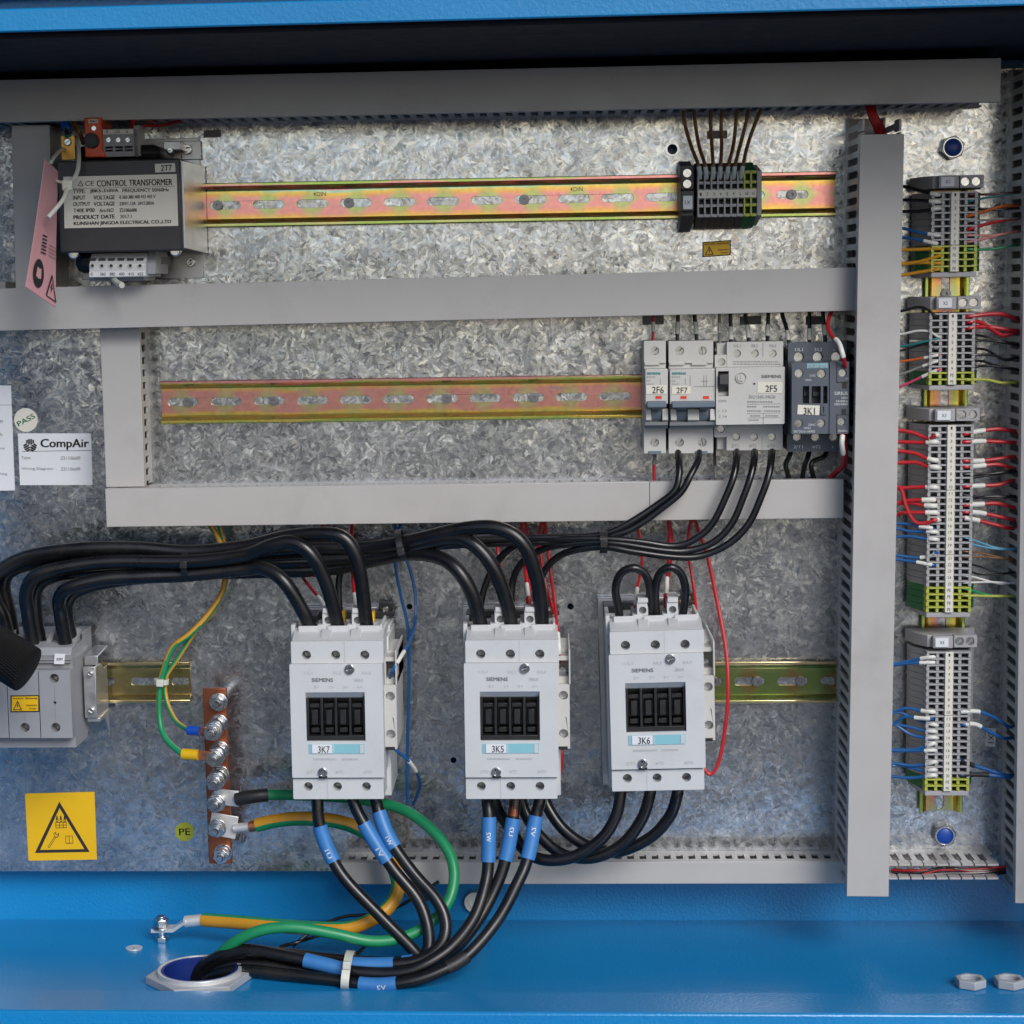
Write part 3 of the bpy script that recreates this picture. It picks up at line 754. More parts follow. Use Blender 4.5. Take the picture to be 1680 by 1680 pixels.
    for x0_, x1_ in ((490, 523), (538.5, 571), (588, 624)):
        mb = MB(); qa, qb = P(x0_, 1036, 0.098).x, P(x1_, 1036, 0.098).x
        mb.box(qa, qb, -0.1005, -0.0975, zt - 0.0035, zt + 0.0036); build(mb, 'cable_shield', M['white'], t, bevel=0.0004)
    for x0_, x1_ in ((480.5, 487), (524, 538), (572, 587), (625, 629)):      # walls between the mouths, further back
        mb = MB(); qa, qb = P(x0_, 1036, 0.085).x, P(x1_, 1036, 0.085).x
        mb.box(qa, qb, -0.0965, -0.052, zt - 0.012, zt + 0.0040); build(mb, 'mouth_wall', M['white'], t, bevel=0.0004)
    mb = MB(); bx(mb, 492, 1027, 640, 1050, 0.052, 0.012); build(mb, 'back_block', M['white'], t, bevel=0.0008)
    for i, x in enumerate(HT): screw_in_well(t, x, 1074.8, 7.8, D2, 0.0125, mat=M['steel'], slot_ang=random.uniform(0, 3))
    mb = MB(); plate_px(mb, 481, 1277.4, 629.5, 1311, D2, 0.0145, [('c', x, 1290.5, 7.6) for x in HB])
    a, b_, c, d = rc(481, 1277.4, 629.5, 1311, D2)
    mb.box(a + .0004, b_ - .0004, -D2 + .0146, -0.066, c + 0.0006, d - 0.0005)
    build(mb, 'lower_terminal_cover', M['white'], t, bevel=0.0006)
    for i, x in enumerate(HB): screw_in_well(t, x, 1290.5, 7.6, D2, 0.0125, mat=M['steel'], slot_ang=random.uniform(0, 3))
    mb = MB()
    for x, y0_, y1_ in ((564.5, 1053, 1087), (537, 1279, 1310)): bx(mb, x, y0_, x + 0.9, y1_, D2 + 0.0002, D2 - 0.0004)
    build(mb, 'seam', M['ink_pale'], t)['kind'] = 'stuff'
    dome_screw(t, 573.6, 1098.2, 8.6, D1 + 0.001, 0.3); dome_screw(t, 529.4, 1267.5, 8.2, D1 + 0.001, 1.2)
    mb = MB(); bx(mb, 523, 1273.4, 537, 1277.2, D1 + 0.0004, D1 - 0.001); build(mb, 'notch', M['black'], t)
    # coil terminals behind the cable mouths
    for x in (538.0, 586.2):
        mb = MB(); plate_px(mb, x - 8.8, 1001, x + 8.8, 1037, 0.094, 0.006, [('c', x, 1018, 6.2)], r=0.0005)
        bx(mb, x - 8.4, 1001.6, x + 8.4, 1037, 0.0878, 0.062); bx(mb, x - 8.2, 998, x + 8.2, 1005.5, 0.0955, 0.068)
        ct = build(mb, 'coil_terminal', M['white'], t, bevel=0.0004)
        screw_in_well(ct, x, 1018, 6.2, 0.094, 0.0055, mat=M['steel'], slot_ang=random.uniform(0, 3))
        mb = MB(); q0, q1 = P(x - 8, 1036, 0.1).x, P(x + 7.4, 1036, 0.1).x
        mb.prism([(-D2 - 0.0004, zt - 0.0078), (-0.1006, zt + 0.0012), (-0.083, zt + 0.0012), (-0.083, zt - 0.0078)], q0 - 0.001, q1, 'x')
        build(mb, 'coil_ramp', M['white'], t, bevel=0.0005)
    mb = MB(); bx(mb, 561, 1003, 566, 1028, 0.060, 0.050); build(mb, 'yellow_marker', M['yel'], t); mb = MB(); bx(mb, 609, 1005, 614, 1028, 0.060, 0.050); build(mb, 'yellow_marker', M['yel'], t)
    # auxiliary contact block on the right flank
    D3 = 0.104; dy = aux_dy
    mb = MB(); plate_px(mb, 630.5, 1124 + dy, 651, 1229 + dy, D3, 0.008, [('c', 640.2, 1142.3 + dy, 7.8), ('c', 641.2, 1204.6 + dy, 7.8)], r=0.0005)
    a, b_, c, d = rc(630.5, 1124 + dy, 651, 1229 + dy, D3); mb.box(a, b_, -D3 + 0.0081, -0.030, c, d)
    e = rc(630.5, 1083 + dy, 651, 1124 + dy, D3)
    mb.box(e[0], e[0] + 0.0011, -D3 + 0.001, -0.030, e[2], e[3] + 0.003); mb.box(e[1] - 0.0011, e[1], -D3 - 0.0006, -0.030, e[2], e[3] + 0.0075)
    mb.box(e[0], e[1], -0.082, -0.030, e[2], e[3] + 0.004); mb.box(e[0], e[1], -D3 + 0.003, -0.082, e[3] - 0.0015, e[3] + 0.0018)
    mb.box(e[0], e[1], -D3 + 0.006, -0.080, e[2], e[2] + 0.005)
    ax = build(mb, 'auxiliary_contact', M['cream'], t, bevel=0.0004)
    screw_in_well(ax, 640.2, 1142.3 + dy, 7.8, D3, 0.006, mat=M['alu'], slot_ang=1.5); screw_in_well(ax, 641.2, 1204.6 + dy, 7.8, D3, 0.006, mat=M['alu'], slot_ang=0.5)
    screw_in_well(ax, 641, 1104 + dy, 6.5, 0.090, 0.0055)
    mb = MB(); bx(mb, 632.5, 1225.5 + dy, 648, 1230.5 + dy, D3 + 0.0004, D3 - 0.004); build(mb, 'slot', M['black'], ax)
    q = P(at, front_y, D1); t.location = (q.x, 0, q.z); t.rotation_euler = (0, tilt, 0)
    return t

contactor('white contactor marked 3K7, leftmost of the three big ones', '3K7', 552, 1183)
contactor('white contactor marked 3K5, between 3K7 and the looped black jumpers', '3K5', 838, 1182)
contactor('slightly tilted white contactor marked 3K6 under two looped black jumpers', '3K6', 1077.5, 1167.5, tilt=-0.019, aux_dy=2)

# ------------------------------------------------------------------ circuit breakers
def breaker(label, code, x0, x1, poles, codebox, scr_x, red_x, lev, tog, shield, bottomclip, brand):
    D1, D2 = 0.070, 0.046
    q = P((x0 + x1) / 2, 650, D2); t = thing('circuit_breaker', label, 'circuit breaker', (q.x, 0, q.z), 'miniature circuit breakers')
    mb = MB(); bx(mb, x0, 560, x1, 743, D2 - 0.0005, 0.006); build(mb, 'body', M['cream'], t, bevel=0.0006)
    for ya, yb, ys in ((559, 596, 575.5), (701.5, 743.6, 726)):
        mb = MB(); plate_px(mb, x0, ya, x1, yb, D2 + 0.004, 0.0045, [('c', x, ys, 7) for x in scr_x], r=0.0006)
        build(mb, 'terminal_cover', M['cream'], t, bevel=0.0003)
        for i, x in enumerate(scr_x): screw_in_well(t, x, ys, 7, D2 + 0.004, 0.0035, slot_ang=0.7 + i)
    mb = MB()
    for i in range(poles):
        xa = x0 + (x1 - x0) / poles * i; w = (x1 - x0) / poles
        bx(mb, xa + 1, 594.5, xa + w * 0.72, 599, D2 + 0.0052, D2 - 0.001); bx(mb, xa + w * 0.72, 593, xa + w - 0.4, 596, D2 + 0.0050, D2 - 0.001)
    bx(mb, x0, 596.5, x1, 606, D2 + 0.0028, D2 - 0.001)
    build(mb, 'shoulder', M['cream'], t, bevel=0.0003)
    xf0, xf1 = x0 + 2, x1 + 3.4
    mb = MB(); a, b_, c, d = rc(xf0, 605.5, xf1, 663, D1); mb.box(a, b_, -D1, -D2, c, d)
    a2, b2, c2, d2 = rc(xf0, 663, xf1, 698, D1 - 0.004)
    mb.box(a2, b2, -D1 + 0.014, -D2, c2, c + 0.0002); build(mb, 'front', M['cream'], t, bevel=0.0006)
    for sx0, sx1 in shield:
        mb = MB(); a, b_, c3, d3 = rc(sx0, 671, sx1, 693, D1 - 0.001)
        mb.prism([(-D1 + 0.014, d3), (-D1 + 0.001, d3), (-D1 - 0.001, c3 + 0.002), (-D1 + 0.004, c3), (-D1 + 0.014, c3)], a, b_, 'x'); build(mb, 'toggle_guard', M['cream'], t, bevel=0.0004)
    mb = MB(); a, b_, c3, d3 = rc(xf0, 692.5, xf1, 698, D1 - 0.002)
    mb.prism([(-D2, d3 + 0.001), (-D1 + 0.001, d3), (-D1 + 0.0035, c3), (-D2, c3)], a, b_, 'x'); build(mb, 'front_ledge', M['cream'], t)
    mb = MB(); bx(mb, xf0, 698, xf1, 703, D1 - 0.010, D2); build(mb, 'under_ledge', M['lever'], t)
    # toggle: a bar and the drums that carry it
    mb = MB(); a, b_, c3, d3 = rc(lev[0], 658.5, lev[1], 669, 0.082)
    mb.prism(rrect(a, b_, c3, d3, 0.0012, 3), -0.083, -0.074, 'y')
    lv = build(mb, 'toggle_bar', M['lever'], t, bevel=0.0008)
    for sx0, sx1 in tog:
        mb = MB(); a, b_, c3, d3 = rc(sx0, 668, sx1, 692, D1)
        zc = (c3 + d3) / 2; rr_ = (d3 - c3) / 2 * 1.05
        mb.cyl((-D1 + 0.008, zc), rr_, a, b_, 'x', 28); build(mb, 'toggle_drum', M['lever'], t, bevel=0.0004)
        mb = MB(); bx(mb, sx0 + 1, 666, sx1 - 1, 672, 0.076, 0.062); build(mb, 'toggle_neck', M['lever'], t)
    for x in red_x:
        mb = MB(); bx(mb, x, 649.5, x + 10, 654.5, D1 + 0.0003, D1 - 0.002); build(mb, 'status_window', M['redflag'], t)
    mb = MB(); bx(mb, codebox[0], codebox[1], codebox[2], codebox[3], D1 + 0.0005, D1 - 0.0005); ct = build(mb, 'name_tag', M['ivory'], t)
    mb = MB(); text_px(mb, code, codebox[4], codebox[1] + 1.6, codebox[5], codebox[3] - 1.4, D1 + 0.0006, bold=0.0); build(mb, 'lettering', M['ink'], ct)
    mb = MB(); text_px(mb, 'SIEMENS', brand[0], 610.6, brand[1], 614.6, D1, bold=0.02); build(mb, 'brand_print', M['ink_teal'], t)
    mb = MB(); text_px(mb, '5SX2', brand[0], 617, brand[0] + 14, 620, D1); text_px(mb, 'C4', brand[0], 623, brand[0] + 6, 626.5, D1)
    bx(mb, brand[0] + 22, 621, brand[0] + 22.7, 631, D1 + 0.0003, D1); bx(mb, brand[0], 629.5, brand[0] + 12, 630.4, D1 + 0.0003, D1)
    if poles == 2:
        for x in (1132, 1154.5, 1158.5): bx(mb, x, 616, x + 0.8, 634, D1 + 0.0003, D1)
        bx(mb, 1139, 633.6, 1173, 634.3, D1 + 0.0003, D1); bx(mb, 1150, 625, 1162, 625.7, D1 + 0.0003, D1)
    build(mb, 'small_print', M['ink_grey'], t)['kind'] = 'stuff'
    mb = MB(); bx(mb, bottomclip[0], 740, bottomclip[1], 745.5, D2 + 0.0052, D2 - 0.004); build(mb, 'rail_clip', M['lever'], t, bevel=0.0003)
    return t
breaker('narrow single pole circuit breaker marked 2F6 with one red window', '2F6', 1056.6, 1092.4, 1, (1060, 632.5, 1094, 646.5, 1070, 1089), (1074.2,), (1075.5,), (1061, 1093.5), ((1069, 1086),), ((1059.5, 1068.6), (1086.4, 1096)), (1064, 1085), (1061, 1083))
breaker('double pole circuit breaker marked 2F7 with two red windows', '2F7', 1097, 1170.2, 2, (1102, 634, 1133, 646.5, 1110, 1128), (1115, 1152.2), (1116.5, 1153.4), (1102, 1173), ((1110.5, 1127.5), (1147.5, 1164)), ((1100, 1110), (1128, 1147), (1164.5, 1174)), (1140.5, 1161), (1102, 1125))

# ------------------------------------------------------------------ motor protection switch 2F5
def motor_switch():
    D1, D2 = 0.072, 0.050
    q = P(1232, 650, D2); t = thing('motor_starter', 'pale grey motor protection switch marked 2F5 with black rocker', 'motor switch', (q.x, 0, q.z))
    mb = MB(); bx(mb, 1176, 562, 1285, 737, D2 - 0.006, 0.006); build(mb, 'body', M['cream'], t, bevel=0.0006)
    xs = (1209, 1238.4, 1267.8)
    mb = MB(); plate_px(mb, 1192.4, 560.6, 1284.8, 603, D2, 0.005, [('c', x, 580, 6.3) for x in xs]); build(mb, 'upper_terminal_cover', M['cream'], t, bevel=0.0004)
    mb = MB(); plate_px(mb, 1192, 697, 1284, 738.6, D2, 0.005, [('c', x - 1.4, 717, 6.3) for x in xs]); build(mb, 'lower_terminal_cover', M['cream'], t, bevel=0.0004)
    for x in xs: screw_in_well(t, x, 580, 6.3, D2, 0.0035, slot_ang=1.1); screw_in_well(t, x - 1.4, 717, 6.3, D2, 0.0035, slot_ang=0.5)
    mb = MB(); plate_px(mb, 1172.6, 582, 1192, 603, D2 + 0.001, 0.005, [('c', 1184, 594, 6)]); plate_px(mb, 1172, 697, 1192, 717.5, D2 + 0.001, 0.005, [('c', 1183, 704, 6)])
    ab = build(mb, 'auxiliary_terminal', M['cream'], t, bevel=0.0004); screw_in_well(ab, 1184, 594, 6, D2 + .001, .0035); screw_in_well(ab, 1183, 704, 6, D2 + .001, .0035)
    mb = MB(); bx(mb, 1172.5, 561, 1192, 583, 0.030, 0.008); bx(mb, 1172, 716, 1192, 736, 0.030, 0.008); build(mb, 'recess', M['black'], t)
    dome_screw(t, 1177, 574, 4.6, 0.034, 0.8)
    mb = MB(); plate_px(mb, 1174.6, 602.5, 1287.4, 696.4, D1, 0.006, [('r', 1178, 609, 1195.6, 650)])
    a, b_, c, d = rc(1174.6, 602.5, 1287.4, 696.4, D1); e = rc(1178, 609, 1195.6, 650, D1)
    for w in ((a, e[0], c, d), (e[1], b_, c, d), (e[0], e[1], c, e[2]), (e[0], e[1], e[3], d)): mb.box(w[0] + .0002, w[1] - .0002, -D1 + .0061, -D2 + .001, w[2] + .0002, w[3] - .0002)
    build(mb, 'front', M['cream'], t, bevel=0.0005)
    mb = MB(); mb.prism([(-D1 + 0.010, e[3]), (-D1 - 0.0035, e[3] - 0.002), (-D1 - 0.005, e[2] + 0.009), (-D1 + 0.004, e[2] + 0.0035), (-D1 + 0.010, e[2] + 0.0035)], e[0] + 0.0006, e[1] - 0.0004, 'x')
    build(mb, 'rocker', M['black'], t, bevel=0.0006)
    mb = MB(); mb.box(e[0] + .0004, e[1] - .0004, -D1 + 0.006, -D1 + 0.010, e[2] + .0002, e[3] - .0002); build(mb, 'rocker_well', M['cream'], t)
    c0 = cxz(1216, 619.5, D1); k = MMPX(D1)
    mb = MB(); mb.prism(circ(*c0, 9 * k, 28), -D1 - 0.0001, -D1 - 0.0012, 'y', holes=[circ(*c0, 8 * k, 28)]); mb.cyl(c0, 6 * k, -D1, -D1 - 0.0010, seg=24)
    mb.box(c0[0] - .0004, c0[0] + .0004, -D1 - .0014, -D1, c0[1] - 5 * k, c0[1] + 5 * k)
    build(mb, 'setting_dial', M['cream'], t)
    mb = MB(); mb.cyl(cxz(1237.6, 629.6, D1), 1.7 * k, -D1 - 0.0003, -D1 + 0.001, seg=12); build(mb, 'test_button', M['black'], t)
    mb = MB(); quad_px(mb, ((1243, 626.5), (1284, 627), (1283.5, 645), (1242.4, 644.5)), D1 + 0.0001, 0.0003); ct = build(mb, 'name_tag', M['ivory'], t)
    mb = MB(); text_px(mb, '2F5', 1256, 632, 1275, 642.6, D1 + 0.0006, bold=0.0); build(mb, 'lettering', M['ink'], ct)
    mb = MB(); text_px(mb, 'SIEMENS', 1249, 615, 1281.5, 620, D1, bold=0.012); build(mb, 'brand_print', M['ink_grey'], t)
    mb = MB(); text_px(mb, '3VU1340-1MK00', 1228.5, 648.4, 1272, 654, D1)
    for y, segs in ((658, ((1226, 1268),)), (666, ((1226, 1244), (1252, 1280))), (673, ((1226, 1250), (1254, 1279))), (681, ((1231, 1250), (1256, 1279))), (688, ((1228, 1246),))):
        for xa, xb in segs:
            x = xa
            while x < xb - 2:
                w = random.choice((1.5, 2.4, 3.4)); bx(mb, x, y, x + w, y + 2.2, D1 + .0003, D1); x += w + 1.1
    for y in (662.4, 677.5, 685): bx(mb, 1226, y, 1280, y + 0.6, D1 + 0.0003, D1)
    bx(mb, 1252, 677, 1252.7, 695, D1 + .0003, D1)
    for x, s in ((1204, '1/L1'), (1232.5, '3/L2'), (1262, '5/L3')): text_px(mb, s, x, 565, x + 11, 569.5, D2)
    for x, s in ((1200, '2/T1'), (1229, '4/T2'), (1259, '6/T3')): text_px(mb, s, x, 729, x + 12, 734, D2)
    for y in (592.5, 596.5):
        x = 1203
        while x < 1276: w = random.choice((2, 3, 4.5)); bx(mb, x, y, x + w, y + 1.7, D2 + .0003, D2); x += w + 1.3
    bx(mb, 1251.5, 562, 1252.2, 585, D2 + .0003, D2); bx(mb, 1250, 715, 1250.7, 737, D2 + .0003, D2)
    for y, s in ((656, 'OFF'), (672, '1 13'), (681, '2 14')): text_px(mb, s, 1179, y, 1192, y + 4, D1)
    build(mb, 'small_print', M['ink_grey'], t)['kind'] = 'stuff'
motor_switch()

# ------------------------------------------------------------------ dark contactor 3K1
def small_contactor():
    D1, D2 = 0.080, 0.052
    q = P(1340, 650, D2); t = thing('small_contactor', 'dark slate contactor marked 3K1 at the right end of the breaker row', 'contactor', (q.x, 0, q.z))
    mb = MB(); bx(mb, 1291, 570, 1388, 738, D2 - 0.008, 0.006); bx(mb, 1286.5, 592, 1294, 712, 0.040, 0.008); build(mb, 'body', M['slate'], t, bevel=0.0006)
    mb = MB(); plate_px(mb, 1293, 561.5, 1389, 596, D2, 0.007, [('c', x, 586, 8.2) for x in (1311, 1342, 1372)]); build(mb, 'upper_terminal_cover', M['slate'], t, bevel=0.0004)
    mb = MB(); plate_px(mb, 1291.5, 711, 1376, 741, D2, 0.007, [('c', x, 717, 7.4) for x in (1308.5, 1338.5, 1368)]); build(mb, 'lower_terminal_cover', M['slate'], t, bevel=0.0004)
    for x in (1311, 1342, 1372): screw_in_well(t, x, 586, 8.2, D2, 0.005, slot_ang=1.0)
    for x in (1308.5, 1338.5, 1368): screw_in_well(t, x, 717, 7.4, D2, 0.005, slot_ang=0.3)
    wells = [('c', x, y, 7) for x, y in ((1311, 612.6), (1348, 613.4), (1310, 695), (1347, 694.6))]
    bars = [('r', 1317, 633.5, 1327.6, 662), ('r', 1331.6, 633.5, 1346.5, 662), ('r', 1350.6, 633.5, 1357.6, 662)]
    mb = MB(); plate_px(mb, 1299, 594.5, 1359.8, 712, D1, 0.006, wells + bars)
    a, b_, c, d = rc(1299, 594.5, 1359.8, 712, D1); mb.box(a, b_, -D1 + 0.013, -D2 + .001, c, d)
    mb.box(a, a + 0.001, -D1 + .0061, -D1 + 0.0129, c, d); mb.box(b_ - 0.001, b_, -D1 + .0061, -D1 + .0129, c, d); mb.box(a + .001, b_ - .001, -D1 + .0061, -D1 + .0129, c, c + .001); mb.box(a + .001, b_ - .001, -D1 + .0061, -D1 + .0129, d - .001, d)
    build(mb, 'front', M['slate'], t, bevel=0.0005)
    for i, (k, x, y, r) in enumerate(wells): screw_in_well(t, x, y, r, D1, 0.003, slot_ang=i + 0.4)
    for k, x0, y0, x1, y1 in bars:
        mb = MB(); bx(mb, x0, y0, x1, y1, D1 - 0.009, D1 - 0.0125); bx(mb, x0 + 2, y0 + 9, x1 - 2, y0 + 16, D1 - 0.005, D1 - 0.0085); build(mb, 'slider', M['black'], t)
    mb = MB(); plate_px(mb, 1361, 593.4, 1393, 712, D1 - 0.001, 0.006, [('c', 1382.5, 612, 6.5), ('c', 1380.6, 692, 6.5)])
    a, b_, c, d = rc(1361, 593.4, 1393, 712, D1 - .001); mb.box(a, b_, -D1 + 0.012, -D2 + .001, c, d)
    mb.box(a, a + 0.001, -D1 + .0071, -D1 + 0.0119, c, d); mb.box(b_ - 0.001, b_, -D1 + .0071, -D1 + .0119, c, d)
    cm = build(mb, 'coil_module', M['slate'], t, bevel=0.0005)
    screw_in_well(cm, 1382.5, 612, 6.5, D1 - .001, .003); screw_in_well(cm, 1380.6, 692, 6.5, D1 - .001, .003)
    mb = MB()
    for q in ((1382, 627, 1389, 637), (1381, 671, 1388, 680), (1372.5, 594, 1373.6, 628), (1373, 626.6, 1392, 627.8), (1372.5, 680, 1373.6, 711), (1373, 680, 1392, 681)): bx(mb, *q, D1 - 0.0006, D1 - 0.002)
    build(mb, 'groove', M['black'], cm)
    mb = MB(); bx(mb, 1324, 596.2, 1358, 604, D1 + 0.0004, D1 - 0.001); br = build(mb, 'brand_plate', M['cyan'], t)
    mb = MB(); text_px(mb, 'SIEMENS', 1326, 597.6, 1356, 602.8, D1 + 0.0005, bold=0.015); build(mb, 'lettering', M['ink_white'], br)
    mb = MB(); quad_px(mb, ((1309, 664), (1345, 665.4), (1344, 681), (1308, 679.6)), D1, 0.0004); ct = build(mb, 'name_tag', M['ivory'], t)
    mb = MB(); text_px(mb, '3K1', 1318.6, 668.6, 1337, 680, D1 + 0.0006, bold=0.0); build(mb, 'lettering', M['ink'], ct)
    mb = MB(); plate_px(mb, 1346.5, 664, 1357.5, 680, D1 + 0.0012, 0.0016, [('r', 1348.6, 667, 1352.2, 677.5)]); build(mb, 'tag_holder', M['slate'], t)
    mb = MB()
    for s, x0, y0, x1, y1 in (('1/L1', 1304.5, 571, 1317, 576), ('3/L2', 1336, 571, 1348, 576), ('2/T1', 1302, 730.5, 1317, 735.5), ('4/T2', 1332, 730.5, 1346, 735.5), ('5', 1367, 572, 1369, 576), ('6', 1365, 731, 1367, 735)): text_px(mb, s, x0, y0, x1, y1, D2)
    for s, x0, y0, x1, y1 in (('13NO', 1320.5, 621.5, 1331, 625), ('21NC', 1328, 614.5, 1338, 618), ('14NO', 1319, 700.5, 1330, 704), ('22NC', 1326, 695, 1338, 698.6), ('3RT2015-1AP02', 1302, 706, 1337, 709.8)): text_px(mb, s, x0, y0, x1, y1, D1)
    build(mb, 'lettering', M['ink_white'], t)
    mb = MB(); text_px(mb, 'SIRIUS', 1369, 642.5, 1391, 648, D1 - .001)
    for s, y in (('230V', 651), ('50/60Hz', 656.5), ('280/440V', 661.5)): text_px(mb, s, 1391.5 - 2.9 * len(s), y, 1391.5, y + 3.4, D1 - .001)
    text_px(mb, 'A1', 1388, 619.5, 1391.6, 622.6, D1 - .001); text_px(mb, '50/60Hz', 1375, 705, 1390, 708.6, D1 - .001)
    build(mb, 'lettering', M['ink_white'], cm)
small_contactor()

# ------------------------------------------------------------------ terminal strips
TP = 0.00515                                             # one terminal
_tm = {}
def terminal_mesh(kind):
    """one slice, lying along x (wire entries at both ends), thickness along z, centre at 0; H = 50 mm"""
    if kind in _tm: return _tm[kind]
    mats = {'grey': ('tgrey', 'tgrey'), 'dark': ('tdark', 'tgrey'), 'earth': ('tgreen', 'tyellow')}[kind]
    mb = MB(); h = TP / 2 - 0.00015; X = 0.0165
    mb.mat = 0
    prof = [(-0.026, -0.0085), (0.026, -0.0085), (0.025, -0.022), (X + 0.0012, -0.037), (-X - 0.0012, -0.037), (-0.025, -0.022)]
    mb.prism(prof, -h, h, 'z')
    mb.mat = 1
    xs = (-X, -0.0088, -0.0038, 0.0042, 0.0088, X)
    mb.box(-X - 0.0008, X + 0.0008, -0.050, -0.0371, h - 0.0013, h)           # long wall
    for x in (-X, X): mb.box(x - 0.0011, x + 0.0011, -0.0495, -0.0371, -h, h - 0.0014)
    for x in (-0.0088, 0.0088): mb.box(x - 0.0011, x + 0.0011, -0.0490, -0.0371, -h, h - 0.0014)
    mb.box(-0.0038, 0.0042, -0.0480, -0.0371, -h, h - 0.0014)
    mb.mat = 0
    mb.box(-0.0074, -0.0050, -0.0400, -0.0371, -h, h - 0.001); mb.box(0.0054, 0.0076, -0.0400, -0.0371, -h, h - 0.001)
    _tm[kind] = mesh_of(mb, 'terminal', [M[mats[0]], M[mats[1]]], Vector((0, 0, 0)), smooth=False)
    return _tm[kind]

def strip(label, x_end, kinds, start, end, markers, clamp, horizontal=False, split=()):
    """x_end: measured centre line on the front; start/end: first and last edge along the run; clamp = (lo, hi, label text)"""
    D = 0.050
    if horizontal:
        a, b_ = P(start, x_end, D), P(end, x_end, D)
        loc = Vector((a.x, 0, (a.z + b_.z) / 2)); L = b_.x - a.x
    else:
        a, b_ = P(x_end, start, D), P(x_end, end, D); loc = Vector(((a.x + b_.x) / 2, 0, a.z)); L = a.z - b_.z
    t = thing('terminal_strip', label, 'terminal strip', loc, 'terminal strips')
    n = len(kinds); p = L / n; sc = p / TP
    # built upright: along -z from the origin, across x
    def W(x, y, z): return Vector((loc.x + x, y, loc.z + z))
    for i, k in enumerate(kinds):
        o = inst(terminal_mesh(k), 'terminal', t, W(0, 0, -(i + 0.5) * p)); o.scale = (1, 1, sc)
    cuts = [0] + list(split) + [n]
    for u in range(len(cuts) - 1):
        i0, i1 = cuts[u], cuts[u + 1]
        mb = MB(); mb.box(loc.x - 0.0031, loc.x + 0.0032, -0.0512, -0.0481, loc.z - i1 * p + 0.0002, loc.z - i0 * p - 0.0002)
        o = build(mb, 'marker_strip', M['ivory'], t, bevel=0.0003)
        mb = MB()
        for i in range(i0, i1):
            s = markers[i]; zc = loc.z - (i + 0.5) * p; q = 0.0013 if len(s) > 1 else 0.0007; hh = 0.0012
            if horizontal: add_text(mb, s, lambda u_, v_: Vector((loc.x + hh - 2 * hh * v_ * 1.0, -0.05135, zc + q - 2 * q * u_)))
            else: add_text(mb, s, lambda u_, v_: Vector((loc.x - q + 2 * q * u_, -0.05135, zc - hh + 2 * hh * v_)))
        build(mb, 'lettering', M['ink'], o)
    mb = MB(); z1 = loc.z - L
    mb.prism([(loc.x - 0.024, -0.0085), (loc.x + 0.024, -0.0085), (loc.x + 0.0172, -0.0488), (loc.x - 0.0172, -0.0488)], z1 - 0.0003, z1 - 0.0040, 'z')
    build(mb, 'end_plate', M['tgrey'], t, bevel=0.0004)
    # end clamp with two screws and the strip's own name
    c0 = 0.0026; hc = 0.0098
    mat_c = M['tdark'] if horizontal else M['tgrey']
    mb = MB()
    mb.prism([(loc.x - 0.028, -0.0085), (loc.x + 0.028, -0.0085), (loc.x + 0.0225, -0.036), (loc.x - 0.0160, -0.044), (loc.x - 0.024, -0.030)], loc.z + c0, loc.z + c0 + hc, 'z')
    mb.prism([(loc.x - 0.0125, -0.0441), (loc.x - 0.0125, -0.0500), (loc.x + 0.0030, -0.0500), (loc.x + 0.0030, -0.0405)], loc.z + c0, loc.z + c0 + hc, 'z')
    cl = build(mb, 'end_clamp', mat_c, t, bevel=0.0005)
    mb = MB(); zc = loc.z + c0 + hc / 2
    hs = [circ(x, zc, 0.0034, 16) for x in (loc.x + 0.0085, loc.x + 0.0168)]
    mb.prism([(loc.x + 0.0042, loc.z + c0), (loc.x + 0.0225, loc.z + c0), (loc.x + 0.0225, loc.z + c0 + hc), (loc.x + 0.0042, loc.z + c0 + hc)], -0.0470, -0.0400, 'y', holes=hs)
    mb.box(loc.x + .0043, loc.x + .0224, -0.0405, -0.0362, loc.z + c0 + .0001, loc.z + c0 + hc - .0001)
    build(mb, 'screw_block', mat_c, cl, bevel=0.0004)
    for x in (loc.x + 0.0085, loc.x + 0.0168):
        mb = MB(); l, w = 0.0029, 0.0005
        mb.prism(circ(x, zc, 0.0032, 16), -0.0452, -0.0440, 'y', holes=[[(x - l * .7 - w, zc - l * .7 + w), (x - l * .7 + w, zc - l * .7 - w), (x + l * .7 + w, zc + l * .7 - w), (x + l * .7 - w, zc + l * .7 + w)]])
        mb.cyl((x, zc), 0.0032, -0.0441, -0.0436, seg=12); build(mb, 'screw', M['zinc'], cl)
    mb = MB(); mb.box(loc.x - 0.0112, loc.x - 0.0008, -0.0512, -0.0501, loc.z + c0 + 0.0012, loc.z + c0 + hc - 0.0012); lp = build(mb, 'strip_name', M['paper'], cl, bevel=0.0002)
    mb = MB()
    if horizontal: add_text(mb, clamp, lambda u_, v_: Vector((loc.x - 0.0046 - 0.003 * v_, -0.05135, zc + 0.002 - 0.004 * u_)))
    else: add_text(mb, clamp, lambda u_, v_: Vector((loc.x - 0.0077 + 0.0034 * u_, -0.05135, zc - 0.0014 + 0.0028 * v_)))
    build(mb, 'lettering', M['ink'], cl)
    if horizontal: t.rotation_euler = (0, -math.pi / 2, 0)
    return t

